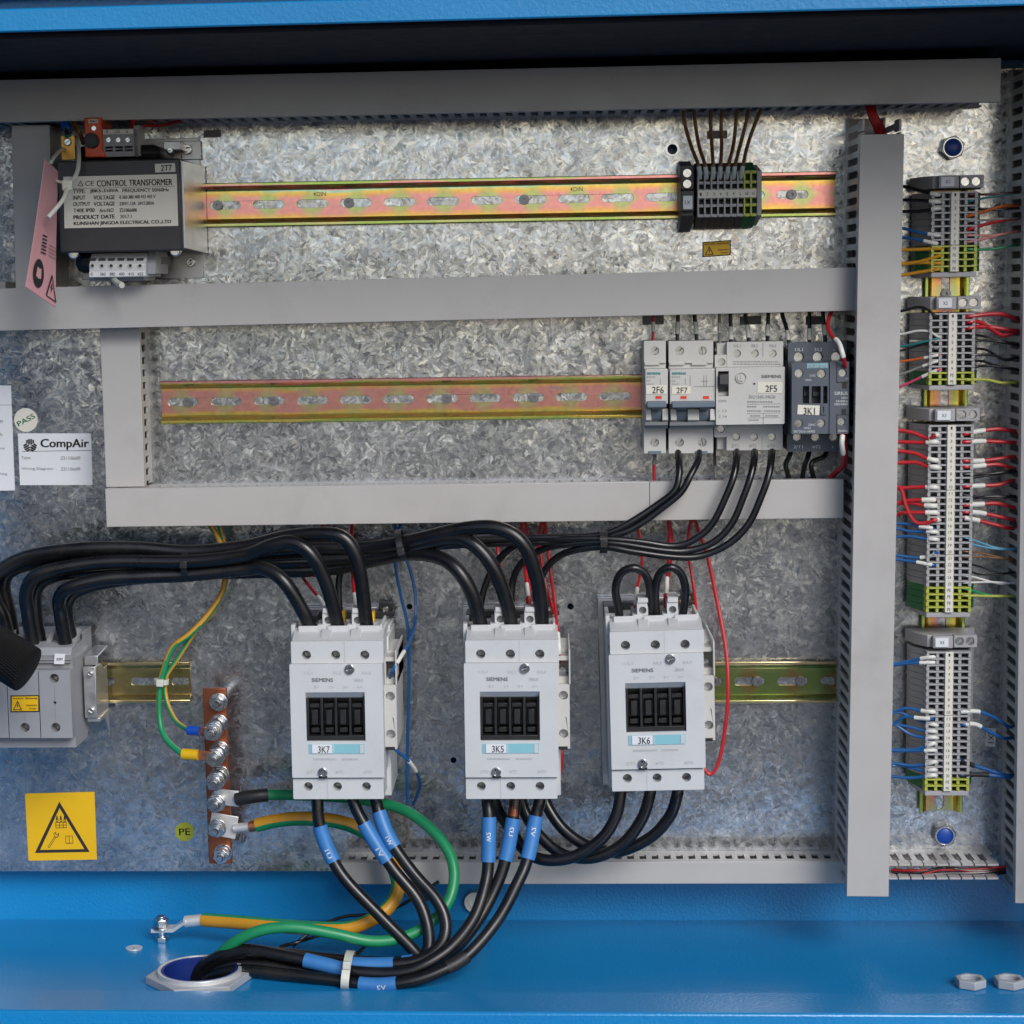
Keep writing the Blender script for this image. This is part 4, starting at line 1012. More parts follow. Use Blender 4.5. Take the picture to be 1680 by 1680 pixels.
G, E_ = ['grey'], ['earth']
strip('topmost of the four right terminal strips, numbered 1 to 8', 1566, G * 8 + E_ * 4, 314, 446, list('12345678') + ['PE'] * 4, 'X1', split=(8,))
strip('second right terminal strip with red wires leaving to the right', 1562, G * 9 + E_ * 2, 513, 631.5, list('123456789') + ['PE'] * 2, 'X2')
strip('longest right terminal strip with four green and yellow earth terminals', 1558.5, G * 25 + E_ * 4, 697, 1005, [str(i % 10 or 10) for i in range(1, 11)] + [str(i) for i in range(11, 26)] + ['PE'] * 4, 'X3', split=(10, 20))
strip('lowest right terminal strip fed by blue wires from the left', 1555.5, G * 20 + E_ * 2, 1069, 1298, [str(i) for i in range(1, 21)] + ['PE'] * 2, 'X4', split=(10,))
strip('short dark terminal strip with brown wires on the top rail', 318, ['dark'] * 7 + E_ * 2, 1144, 1241.5, list('1234567') + ['PE'] * 2, '1X', horizontal=True)

# ------------------------------------------------------------------ control transformer 2T7
def transformer():
    D = 0.098
    q = P(196, 340, D); t = thing('control_transformer', 'black control transformer marked 2T7 with white data plate', 'transformer', (q.x, 0, q.z))
    mb = MB(); bx(mb, 95, 262, 297.5, 413, D, 0.020); build(mb, 'core', M['dark'], t, bevel=0.0012)
    x0, x1, z0, z1 = rc(130, 228, 331, 457, 0.003)
    hs = [rrect(*(lambda a: (a[0] - .0035, a[0] + .0035, a[1] - .006, a[1] + .006))(cxz(x, y, .003)), 0.0034, 4) for x, y in ((307, 250), (313, 432))]
    mb = MB(); mb.prism([(x0, z0), (x1, z0), (x1, z1), (x0, z1)], -0.0005, -0.0030, 'y', holes=hs); build(mb, 'base_plate', M['alu'], t, bevel=0.0004)
    # folded bracket on the right flank, tapering to the base plate
    f = rc(95, 262, 297.5, 413, D)
    mb = MB(); zt, zb = f[3], f[2]
    X = P(297.5, 340, D).x
    mb.hexa([(X + .0003, -D + 0.004, zb + 0.002), (X + .0018, -D + 0.004, zb + 0.002), (X + .0040, -0.003, zb - 0.001), (X + .0022, -0.003, zb - 0.001),
             (X + .0003, -D + 0.004, zt - 0.002), (X + .0018, -D + 0.004, zt - 0.002), (X + .0040, -0.003, zt - 0.001), (X + .0022, -0.003, zt - 0.001)])
    build(mb, 'side_bracket', M['alu'], t)
    mb = MB(); bx(mb, 268, 232, 297, 246, 0.030, 0.0032); bx(mb, 297, 231, 330, 262, 0.0045, 0.0032); build(mb, 'upper_lug', M['alu'], t, bevel=0.0005)
    mb = MB(); bx(mb, 268, 413, 331, 456, 0.0042, 0.0032); build(mb, 'lower_lug', M['alu'], t)
    dome_screw(t, 307, 245, 8, 0.0075, 0.4); dome_screw(t, 313, 430, 7.5, 0.0075, 0.8); dome_screw(t, 279, 247, 4.5, 0.033, 0.2)
    for x, y in ((122, 416), (288.5, 411.5)):
        mb = MB(); mb.cyl(cxz(x, y, D - 0.008), 0.0042, -D + 0.004, -D + 0.011, seg=16); build(mb, 'bolt_head', M['zinc'], t, bevel=0.0008)
    # windings above and below the core
    mb = MB(); bx(mb, 120, 238, 262, 264, 0.070, 0.012); build(mb, 'winding', M['black'], t, bevel=0.006); mb = MB(); bx(mb, 122, 410, 262, 447, 0.066, 0.012); build(mb, 'winding', M['black'], t, bevel=0.006)
    # data plate
    mb = MB(); a = D + 0.0004
    quad_px(mb, ((104, 290), (290, 285.5), (292.5, 370.5), (106, 374.5)), D, 0.0004); dp = build(mb, 'data_plate', M['ivory'], t)
    mb = MB(); sl = -0.0215
    for s, xa, xb, y0, y1 in (('CONTROL TRANSFORMER', 159, 282.5, 294.6, 305), ('TYPE:', 120, 140, 310.6, 317), ('JBK5-310VA', 147.5, 194, 310.2, 317), ('FREQUENCY 50/60Hz', 201, 277, 308.8, 315.6),
                              ('INPUT', 120, 140, 321, 327.6), ('VOLTAGE', 153.5, 188, 320.6, 327.2), ('0 360 380 400 415 435 V', 196, 255, 320, 325.6), ('OUTPUT', 120, 148, 331.5, 338), ('VOLTAGE', 153.5, 188, 331, 337.6),
                              ('230V1.13A  24V3.083A', 196, 253, 330.8, 336.4), ('T40E IP00', 120.5, 155, 342, 348.2), ('Art-NO', 163, 186.5, 342, 348.2), ('Z51066606', 196, 224.6, 341.6, 347.6), ('PRODUCT DATE', 120.5, 188, 352.6, 359),
                              ('2017.1', 197, 216, 352.4, 358), ('KUNSHAN JINGDA ELECTRICAL CO.,LTD', 121, 280.5, 362.2, 369.4)):
        text_px(mb, s, xa, y0, xb, y1, a, slope=sl, bold=0.004 if len(s) > 12 else 0.012)
    text_px(mb, 'CE', 140, 297, 154, 305, a, slope=sl)
    k = D + 0.0006
    mb.prism([cxz(127, 305.5, k), cxz(137, 305.5, k), cxz(132, 296, k)], -k, -k - 0.0001, 'y', holes=[[cxz(128.8, 304.6, k), cxz(135.2, 304.6, k), cxz(132, 298.4, k)]])
    bx(mb, 120, 307.3, 287, 307.9, a + .0001, a)
    build(mb, 'lettering', M['ink'], dp)
    mb = MB(); quad_px(mb, ((254, 269), (287, 267.4), (288, 281.8), (255, 283)), D, 0.0005); nt_ = build(mb, 'name_tag', M['ivory'], t)
    mb = MB(); text_px(mb, '2T7', 264, 270.6, 282, 280.6, D + 0.0006, slope=-0.03, bold=0.015); build(mb, 'lettering', M['ink'], nt_)
    # fuse holder
    DF = 0.086
    mb = MB(); f = rc(139, 193, 167, 246, DF); g = rc(139, 246, 174, 258, DF)
    mb.prism([(f[0], f[3]), (f[1], f[3]), (f[1], f[2]), (g[1], g[2]), (g[0], g[2])], -DF, -0.045, 'y')
    fh = build(mb, 'fuse_holder', M['orange'], t, bevel=0.0008)
    mb = MB(); mb.cyl(cxz(151, 231, DF), 0.0058, -DF - 0.004, -DF + 0.001, seg=24); mb.cyl(cxz(151, 231, DF), 0.0045, -DF - 0.0046, -DF - 0.0039, seg=20); build(mb, 'fuse_cap', M['black'], fh, bevel=0.0004)
    mb = MB(); bx(mb, 145, 195.5, 160.5, 202, DF + 0.0004, DF); build(mb, 'fuse_tag', M['ivory'], fh)
    mb = MB(); text_px(mb, '041', 147.5, 196.8, 158, 200.8, DF + 0.0005, bold=0.02); build(mb, 'lettering', M['ink'], fh)
    mb = MB(); mb.cyl(cxz(154, 210.5, DF), 0.0018, -DF - 0.0003, -DF + 0.001, seg=12); build(mb, 'screw', M['zinc'], fh)
    # output terminals
    DO = 0.082
    mb = MB(); xs = (177, 193, 208.6)
    plate_px(mb, 168.6, 221, 219, 240, DO, 0.006, [('c', x, 229.2, 4.2) for x in xs], r=0.0003)
    bx(mb, 168.6, 211.6, 219, 221, DO + 0.0012, 0.050); bx(mb, 169.5, 221, 218, 240, DO - 0.0062, 0.050)
    f = rc(170, 240, 220, 257, DO)
    for i in range(4): mb.box(f[0] + (f[1] - f[0]) * i / 3.1, f[0] + (f[1] - f[0]) * i / 3.1 + 0.0012, -DO - 0.001, -0.05, f[2], f[3])
    mb.box(f[0], f[1], -DO + 0.012, -0.05, f[2], f[3]); mb.box(f[0], f[1], -DO - 0.0005, -0.05, f[2], f[2] + 0.004); mb.box(f[0], f[1], -DO + 0.001, -0.05, f[2] + 0.0055, f[2] + 0.0064)
    ob = build(mb, 'output_terminals', M['greyh'], t, bevel=0.0003)
    for x in xs: screw_in_well(ob, x, 229.2, 4.2, DO, 0.002)
    mb = MB(); bx(mb, 169, 212.6, 218.6, 220, DO + 0.0016, DO); build(mb, 'marker_strip', M['ivory'], ob)
    mb = MB()
    for s, x in (('0', 174), ('230', 188), ('0', 207)): text_px(mb, s, x, 213.8, x + (9 if len(s) > 1 else 3), 218.6, DO + 0.0017)
    build(mb, 'lettering', M['ink'], ob)
    mb = MB(); bx(mb, 219.4, 205, 230, 256, DO - 0.012, 0.05); build(mb, 'terminal_flank', M['greyh'], ob, bevel=0.0005)
    # earth clamp
    mb = MB(); plate_px(mb, 101, 223, 123, 262, 0.084, 0.008, [('c', 111, 233, 6.5)], r=0.0008); ec = build(mb, 'earth_clamp', M['brass'], t, bevel=0.0006)
    dome_screw(ec, 111, 233, 5.6, 0.083, 0.6)
    # input terminals below
    DI = 0.092
    f0, f1 = P(146, 435, DI).x, P(239, 435, DI).x
    za, zb_, zc_ = P(192, 415, DI - 0.010).z, P(192, 434, DI).z, P(192, 455, DI).z
    mb = MB(); mb.prism([(-DI + 0.010, za), (-DI, zb_), (-DI, zc_), (-0.030, zc_), (-0.030, za)], f0, f1, 'x')
    ib = build(mb, 'input_terminals', M['white'], t, bevel=0.0006)
    mb = MB(); mb.prism([(-DI + 0.012, za + .001), (-DI + 0.006, zc_ + 0.002), (-0.030, zc_ + 0.002), (-0.030, za + .001)], f1, f1 + 0.0062, 'x'); build(mb, 'end_plate', M['greyh'], ib, bevel=0.0004)
    mb = MB(); mb2 = MB()
    for i, x in enumerate((151.5, 167, 182.3, 198, 213.6, 229.5)):
        c = cxz(x, 436, DI + 0.0008); mb.prism(circ(*c, 0.0019, 12), -DI - 0.0008, -DI + 0.001, 'y', holes=[circ(*c, 0.0013, 10)])
        q = cxz(x + 1, 425.5, DI - 0.0045); mb2.box(q[0] - 0.0026, q[0] + 0.0026, -DI + 0.0025, -DI + 0.006, q[1] - 0.001, q[1] + 0.001); c = cxz(x, 436, DI); mb2.cyl(c, 0.00135, -DI - 0.0003, -DI + 0.001, seg=10)
    build(mb, 'screw_rims', M['zinc'], ib)['kind'] = 'stuff'; build(mb2, 'clamp_slots', M['black'], ib)['kind'] = 'stuff'
    mb = MB(); bx(mb, 146.4, 445, 238.4, 453.6, DI + 0.0006, DI - 0.0004); build(mb, 'marker_strip', M['paper'], ib)
    mb = MB()
    for i, s in enumerate(('0', '360', '380', '400', '415', '435')): text_px(mb, s, 149 + 15.4 * i, 447, 149 + 15.4 * i + (9 if i else 3), 452, DI + 0.0007)
    build(mb, 'lettering', M['ink'], ib)
    mb = MB(); bx(mb, 146, 455, 236, 461, DI - 0.014, 0.03); build(mb, 'terminal_foot', M['greyh'], ib)
    mb = MB(); mb.tube([P(186, 458, 0.086), P(192, 464, 0.096), P(200, 468, 0.104)], 0.0024, 8); build(mb, 'tie_tail', M['nylon'], ib)
    return t
transformer()

# ------------------------------------------------------------------ grey supply terminal block, lower left
def supply_block():
    D = 0.092
    q = P(50, 1150, D); t = thing('supply_terminal_block', 'grey three pole supply terminal block with yellow warning label at the left edge', 'terminal block', (q.x, 0, q.z))
    f = rc(-40, 1099, 117, 1211, D); mb = MB()
    xr = f[1]; zt = P(60, 1056, D - 0.020).z; zs = P(60, 1074, D - 0.006).z
    zb = P(60, 1226, D - 0.012).z
    prof = [(-D + 0.009, f[2]), (-D + 0.009, f[3]), (-D + 0.009, zs - 0.0095), (-D + 0.006, zs), (-D + 0.010, zs + 0.005), (-D + 0.022, zt), (-0.052, zt), (-0.052, zt + 0.004), (-0.010, zt + 0.004), (-0.010, f[2] + 0.012), (-0.040, zb - 0.001), (-D + 0.010, zb), (-D + 0.010, f[2])]
    build(mb.prism(prof, f[0], xr, 'x'), 'body', M['greyh'], t, bevel=0.0006)
    for x0, x1 in ((-40, 12), (13.4, 64), (65.4, 117)):
        mb = MB(); plate_px(mb, x0, 1099.6, x1, 1211, D + 0.0022, 0.0110, [h for h in (('c', 41, 1193.5, 8), ('c', 91.5, 1193.5, 8), ('c', 89, 1113, 8), ('c', 40, 1113, 8), ('c', 90, 1153, 2.6)) if x0 + 8 < h[1] < x1 - 8], r=0.0004)
        fp = build(mb, 'pole_cover', M['greyh'], t, bevel=0.0003)
        mb = MB(); e = rc(x0 + 4, 1217, x1 - 4, 1222.5, D - 0.010); mb.box(e[0], e[1], -D + 0.0096, -D + 0.014, e[2], e[3]); build(mb, 'foot_tab', M['greyh'], fp)
    for x, y in ((41, 1193.5), (91.5, 1193.5), (89, 1113), (40, 1113)): screw_in_well(t, x, y, 8, D + 0.0022, 0.0105, mat=M['steel'], slot_ang=random.uniform(0, 3))
    # wire chamber walls on top
    zt2 = zt
    for x0, x1 in ((10, 17), (74, 82), (126, 134)):
        a, b_ = P(x0, 1048, 0.07).x, P(x1, 1048, 0.07).x
        mb = MB(); mb.prism([(-D + 0.024, zt2 - .001), (-0.050, zt2 + 0.0085), (-0.046, zt2 + 0.0085), (-0.046, zt2 - .001)], min(a, xr - 0.004), min(b_, xr), 'x'); build(mb, 'chamber_wall', M['greyh'], t)
    mb = MB()
    for y in (1081.5, 1085.5): bx(mb, -30, y, 116, y + 2.2, D - 0.0050, D - 0.008)
    build(mb, 'label_rail', M['greyh'], t)['kind'] = 'stuff'
    mb = MB(); quad_px(mb, ((90, 1072), (107, 1072.5), (105.6, 1089.5), (88.6, 1089)), D - 0.0046, 0.0006); lt = build(mb, 'name_tag', M['paper'], t)
    mb = MB(); text_px(mb, 'X0M', 92.5, 1079, 102.5, 1083.5, D - 0.0038, bold=0.02); build(mb, 'lettering', M['ink_grey'], lt)
    warn(t, 17.5, 1141, 47, 27.6, D + 0.0024, 0.6)
    mb = MB()
    for x, ya, yb in ((89.6, 1124, 1150), (90.4, 1156, 1184), (40.6, 1170, 1184)): bx(mb, x, ya, x + 0.8, yb, D + 0.0025, D + .002)
    build(mb, 'scribed_line', M['ink_grey'], t)['kind'] = 'stuff'
    # folded end bracket on the rail
    DB = 0.055; x0, x1 = P(138, 1140, DB).x, P(158, 1140, DB).x
    z = lambda y, d=DB: P(148, y, d).z
    mb = MB(); mb.box(x0, x1, -DB, -DB + 0.0015, z(1178), z(1094)); build(mb, 'bracket_bar', M['alu'], t, bevel=0.0004)
    mb = MB()
    mb.prism([(-DB + 0.006, z(1094)), (-DB + 0.006, z(1078)), (-0.010, z(1078) + 0.002), (-0.010, z(1078)), (-DB + 0.0076, z(1078) - 0.0015), (-DB + 0.0076, z(1094))], x0, x1 + 0.001, 'x')
    build(mb, 'bracket_arm', M['alu'], t, bevel=0.0004); mb = MB(); mb.prism([(-DB + 0.004, z(1186)), (-DB + 0.004, z(1179.5)), (-0.010, z(1179.5)), (-0.010, z(1186))], x0 + .001, x1 + .0015, 'x')
    build(mb, 'bracket_arm', M['alu'], t, bevel=0.0004)
    mb = MB(); mb.prism([(-DB + 0.0016, z(1178)), (-DB + 0.0016, z(1094)), (-0.034, z(1096)), (-0.022, z(1108)), (-0.010, z(1108)), (-0.010, z(1200, .01)), (-0.024, z(1192))], x1 - 0.0014, x1, 'x'); build(mb, 'bracket_flank', M['alu'], t, bevel=0.0003)
    dome_screw(t, 147.5, 1106.5, 5, DB + 0.0022, 2.6); dome_screw(t, 149, 1167, 6, DB + 0.0022, 2.5)
    return t

def warn(parent, x, y, w, h, d, tilt, top=None):
    """small yellow voltage sticker; tilt = rise in pixels over its width"""
    k = -tilt
    def pt(u, v, dd): return cxz(x + w * u - k * 0.0, y + h * v + k * u - (0), dd)
    mb = MB(); a = [pt(0, 0, d), pt(1, 0, d), pt(1, 1, d), pt(0, 1, d)]
    mb.prism(a, -d, -d - 0.0002, 'y')
    args = dict(parent=parent) if parent is not None else dict(org=P(x + w / 2, y + h / 2, 0))
    o = build(mb, 'warning_sticker', M['ink'], **args)
    mb = MB(); i = .04; dd = d + 0.0003; mb.prism([pt(i, .07, dd), pt(1 - i, .07, dd), pt(1 - i, .93, dd), pt(i, .93, dd)], -dd, -dd - 0.0001, 'y'); 
    l0 = build(mb, 'yellow_field', M['yel'], o)
    mb = MB(); dd = d + 0.0005
    mb.prism([pt(.08, .88, dd), pt(.40, .88, dd), pt(.24, .30, dd)], -dd, -dd - 0.0001, 'y', holes=[[pt(.125, .83, dd), pt(.355, .83, dd), pt(.24, .41, dd)]])
    mb.prism([pt(.25, .45, dd), pt(.21, .64, dd), pt(.235, .64, dd), pt(.225, .80, dd), pt(.275, .60, dd), pt(.25, .60, dd), pt(.265, .45, dd)], -dd, -dd - 0.0001, 'y')
    for s, u0, u1, v0, v1 in (('Vorsicht  Spannung', .07, .92, .12, .25), ('Attention', .54, .92, .53, .65), ('Danger', .64, .92, .74, .86)):
        def fn(u, v, u0=u0, u1=u1, v0=v0, v1=v1):
            q = pt(u0 + (u1 - u0) * u, v1 + (v0 - v1) * v, dd); return Vector((q[0], -dd - 0.0001, q[1]))
        add_text(mb, s, fn, 0.008)
    build(mb, 'lettering', M['ink'], o)
    return o

supply_block()
tag(warn(None, 1152.5, 397, 46.5, 25, 0.0002, 3.2), 'small yellow black bordered voltage sticker under the short dark terminal strip', 'sticker')

# ------------------------------------------------------------------ stickers and cards on the plate
def tri_sign():
    d = 0.0002; C = ((41, 1302), (155, 1299), (159, 1410), (47, 1412))
    def pt(u, v, dd=d):
        x = (C[0][0] * (1 - u) + C[1][0] * u) * (1 - v) + (C[3][0] * (1 - u) + C[2][0] * u) * v
        y = (C[0][1] * (1 - u) + C[1][1] * u) * (1 - v) + (C[3][1] * (1 - u) + C[2][1] * u) * v
        return cxz(x, y, dd)
    mb = MB(); mb.prism([pt(0, 0), pt(1, 0), pt(1, 1), pt(0, 1)], -d, -d - 0.0003, 'y')
    o = tag(build(mb, 'warning_sign', M['yel'], org=P(100, 1355, 0)), 'square yellow sign with black triangle, spanner and open book at the lower left', 'sign')
    mb = MB(); y0, y1 = -d - 0.00035, -d - 0.0005
    mb.prism([pt(.10, .885), pt(.90, .885), pt(.49, .13)], y0, y1, 'y', holes=[[pt(.175, .842), pt(.825, .842), pt(.49, .225)]])
    build(mb, 'triangle_print', M['ink'], o)
    mb = MB()
    for i in range(3):
        u = .43 + i * .055; mb.prism([pt(u, .43), pt(u + .032, .43), pt(u + .032, .40), pt(u + .022, .34), pt(u + .010, .34), pt(u, .40)], y0, y1, 'y', holes=[[pt(u + .007, .42), pt(u + .025, .42), pt(u + .025, .40), pt(u + .007, .40)]])
    for v in (.435, .475, .515): mb.prism([pt(.42, v), pt(.58, v), pt(.58, v + .008), pt(.42, v + .008)], y0, y1, 'y')
    for u in (.42, .475, .53, .573): mb.prism([pt(u, .435), pt(u + .007, .435), pt(u + .007, .52), pt(u, .52)], y0, y1, 'y')
    mb.prism([pt(.29, .80), pt(.315, .815), pt(.42, .66), pt(.395, .645)], y0, y1, 'y', holes=[[pt(.299, .797), pt(.312, .805), pt(.411, .660), pt(.398, .653)]])
    mb.prism([pt(.395, .650), pt(.425, .668), pt(.46, .64), pt(.465, .59), pt(.44, .62), pt(.415, .605), pt(.425, .575), pt(.385, .60)], y0, y1, 'y', holes=[[pt(.400, .644), pt(.422, .657), pt(.450, .635), pt(.456, .612), pt(.442, .630), pt(.407, .612), pt(.412, .592), pt(.392, .606)]])
    mb.prism([pt(.555, .64), pt(.665, .64), pt(.665, .755), pt(.555, .755)], y0, y1, 'y', holes=[[pt(.562, .648), pt(.606, .648), pt(.606, .745), pt(.562, .745)], [pt(.613, .648), pt(.658, .648), pt(.658, .745), pt(.613, .745)]])
    build(mb, 'pictogram_print', M['ink'], o)['kind'] = 'stuff'
tri_sign()
def disc(name, label, px, py, r, mat, txt, ink, box, rot, cat='sticker'):
    mb = MB(); c = cxz(px, py, 0.0002); k = MMPX(0); mb.cyl(c, r * k, -0.0002, -0.0005, seg=40)
    o = tag(build(mb, name, mat, org=P(px, py, 0)), label, cat)
    mb = MB(); cs, sn = math.cos(rot), math.sin(rot)
    def fn(u, v):
        a, b_ = (u - .5) * box[0] * k, (v - .5) * box[1] * k
        return Vector((c[0] + a * cs - b_ * sn, -0.00065, c[1] + a * sn + b_ * cs))
    add_text(mb, txt, fn, 0.02); build(mb, 'lettering', ink, o)
disc('round_sticker', 'round cream sticker reading PASS in slanting green letters', 42.5, 689, 19.8, M['ivory'], 'PASS', M['ink_green'], (32, 8.5), R(27))
disc('round_sticker', 'round lime sticker reading PE left of the copper bar', 303, 1364.5, 16.3, M['pegreen'], 'PE', M['ink'], (19, 11.5), R(2))
def card():
    d = 0.0002
    mb = MB(); quad_px(mb, ((29.5, 711), (149.5, 711), (152, 795.5), (33, 796)), d, 0.0003)
    o = tag(build(mb, 'name_card', M['paper'], org=P(90, 753, 0)), 'white printed card with three-armed logo and large company lettering', 'card')
    mb = MB(); dd = 0.0006
    text_px(mb, 'CompAir', 66.5, 720, 145, 738, dd, bold=0.014)
    cx, cy, s = 49.5, 728.5, 12.5
    for k in range(3):                                        # three ribbed lobes
        a = R(90 + 120 * k); ux, uy = math.cos(a), -math.sin(a); vx, vy = -uy, ux
        for j in range(4):
            o0, o1 = (j - 2) * 3.4 + 0.35, (j - 1) * 3.4 - 0.35
            n0 = 0.8 + abs((o0 + o1) / 2) * 0.55
            top = 11.4 - abs(j - 1.5) * 1.3
            mb.prism([cxz(cx + ux * q + vx * w, cy + 2.5 + uy * q + vy * w, dd) for q, w in ((n0, o0), (n0, o1), (top, o1), (top, o0))], -dd - 0.0001, -dd - 0.0003, 'y')
    bx(mb, 36, 739.4, 149, 740, dd + 0.0002, dd)
    l1 = build(mb, 'logo_print', M['ink'], o); l1['kind'] = 'stuff'
    mb = MB()
    for tx, xa, xb, y in (('Type:', 35, 51, 748.6), ('Z51106689', 99.5, 132, 748.6), ('Wiring Diagram:', 35.5, 88, 766.6), ('Z51106689', 100, 132, 766.6)): text_px(mb, tx, xa, y, xb, y + 5.2, dd)
    build(mb, 'lettering', M['ink_grey'], o)
    mb = MB(); quad_px(mb, ((-60, 632), (18, 632.5), (24.5, 804.5), (-60, 806)), d, 0.0003)
    o = tag(build(mb, 'data_card', M['paper'], org=P(10, 720, 0)), 'larger white card cut off by the left edge of the picture', 'card')
    mb = MB(); bx(mb, -50, 664.4, 19, 665.2, dd, d)
    for tx, xb, y in (('No. Z5110689', 5, 689), ('50 Hz', 4.4, 710), ('Voltage 400 V a.c. ma', 8, 733), ('Made in Kunshan Jiangsu Wang', 12, 775)): text_px(mb, tx, xb - len(tx) * 3.1, y, xb, y + 5, dd)
    build(mb, 'lettering', M['ink_grey'], o)
card()

# ------------------------------------------------------------------ pink tag on its tie, transformer earth clamp
def hang_tag():
    C = [P(74, 261, 0.150), P(95.5, 281, 0.118), P(91.5, 504, 0.118), P(42.5, 470.5, 0.150)]
    nrm = (C[1] - C[0]).cross(C[3] - C[0]).normalized()
    if nrm.y > 0: nrm = -nrm
    def pt(u, v, l=0.0):
        q = (C[0] * (1 - u) + C[1] * u) * (1 - v) + (C[3] * (1 - u) + C[2] * u) * v
        return q + nrm * l
    org = (C[0] + C[2]) / 2
    mb = MB(); b = []
    n = 8
    for l in (0.0, -0.0006):
        for i in range(n + 1):
            for u in (0, 1): mb.v.append(tuple(pt(u, i / n, l + 0.0012 * math.sin(i / n * 3.1) * (0.5 - u))))
    k = 2 * (n + 1)
    for i in range(n):
        a = 2 * i; mb.face((a, a + 1, a + 3, a + 2)); mb.face((k + a + 2, k + a + 3, k + a + 1, k + a))
        mb.face((a, a + 2, k + a + 2, k + a)); mb.face((a + 1, k + a + 1, k + a + 3, a + 3))
    mb.face((0, k, k + 1, 1)); mb.face((2 * n, 2 * n + 1, k + 2 * n + 1, k + 2 * n))
    o = tag(build(mb, 'hang_tag', M['pink'], org=org), 'pink card tag turned edgewise, hanging in front of the transformer', 'tag')
    def sheet(mb, pts, l=0.0012): 
        b = len(mb.v); mb.v += [tuple(pt(u, v, l)) for u, v in pts]; mb.face(range(b, b + len(pts)))
    mb = MB(); sheet(mb, [(.30 + .19 * math.cos(t * math.pi / 14), .845 + .108 * math.sin(t * math.pi / 14)) for t in range(28)]); r_ = build(mb, 'book_roundel', M['ink'], o)
    mb = MB(); sheet(mb, [(.23, .80), (.30, .81), (.37, .80), (.39, .875), (.30, .885), (.21, .875)], 0.0015); build(mb, 'book_print', M['pink'], r_)
    mb = MB()
    for a, c in (((.79, .79), (.62, .965)), ((.62, .965), (.95, .965)), ((.95, .965), (.79, .79))):
        q = 0.008; sheet(mb, [(a[0] - .018, a[1] - q / 2), (a[0] + .018, a[1] + q / 2), (c[0] + .018, c[1] + q / 2), (c[0] - .018, c[1] - q / 2)])
    sheet(mb, [(.79, .85), (.75, .89), (.785, .89), (.76, .93), (.83, .88), (.795, .88), (.81, .85)])
    for i in range(4): sheet(mb, [(.60, .585 + .026 * i), (.95, .575 + .026 * i), (.95, .579 + .026 * i), (.60, .589 + .026 * i)])
    for i in range(6): sheet(mb, [(.30, .545 + .026 * i), (.50, .535 + .026 * i), (.50, .545 + .026 * i), (.30, .555 + .026 * i)])
    build(mb, 'tag_print', M['ink'], o)['kind'] = 'stuff'
    w = lambda pts, r, nm, mt=M['nylon']: build(MB().tube(spline([P(*p) for p in pts], 6), r, 8), nm, mt, o)
    w([(124, 228, .075), (129, 248, .098), (127, 281, .112), (112, 306, .124), (103, 328, .138), (79, 357, .150)], 0.0017, 'tie_strap')
    w([(104, 244, .085), (97, 248, .10), (90, 256, .118), (84, 266, .13)], 0.0015, 'tie_strap')
    w([(91, 296, .122), (100, 299, .124), (112, 303, .124)], 0.0011, 'tie_strap')
    mb = MB(); q = P(111, 304, 0.124); mb.box(q.x - .004, q.x + .004, q.y - .003, q.y + .003, q.z - .004, q.z + .004); build(mb, 'tie_lock', M['nylon'], o, bevel=0.001)
hang_tag()
o, _, _ = wire('earth_lead', 'short wire with blue boot ending on the brass clamp of the transformer', 'wire', [(112, 226, .084), (109, 212, .080), (106, 195, .070), (108, 178, .05)], 11, M['pvc_green'], sleeves=((0.18, 0.75, M['lugblue'], 'boot', 1.35), (0.02, 0.16, M['zinc'], 'crimp', 1.1)))
wire('transformer_lead', 'brown lead rising beside the orange fuse holder of the transformer', 'wire', [(137, 236, .070), (130, 216, .078), (122, 200, .072), (113, 180, .05)], 7, M['pvc_brown'])
wire('transformer_lead', 'red lead arching over the top right of the grey transformer terminals', 'wire', [(214, 212, .070), (219, 198, .078), (232, 194, .072), (250, 200, .05), (262, 192, .04)], 6, M['pvc_red'])
wire('transformer_lead', 'red lead running behind the top of the transformer towards the upper duct', 'wire', [(222, 214, .060), (238, 206, .055), (262, 206, .045), (300, 198, .03)], 5, M['pvc_red'])

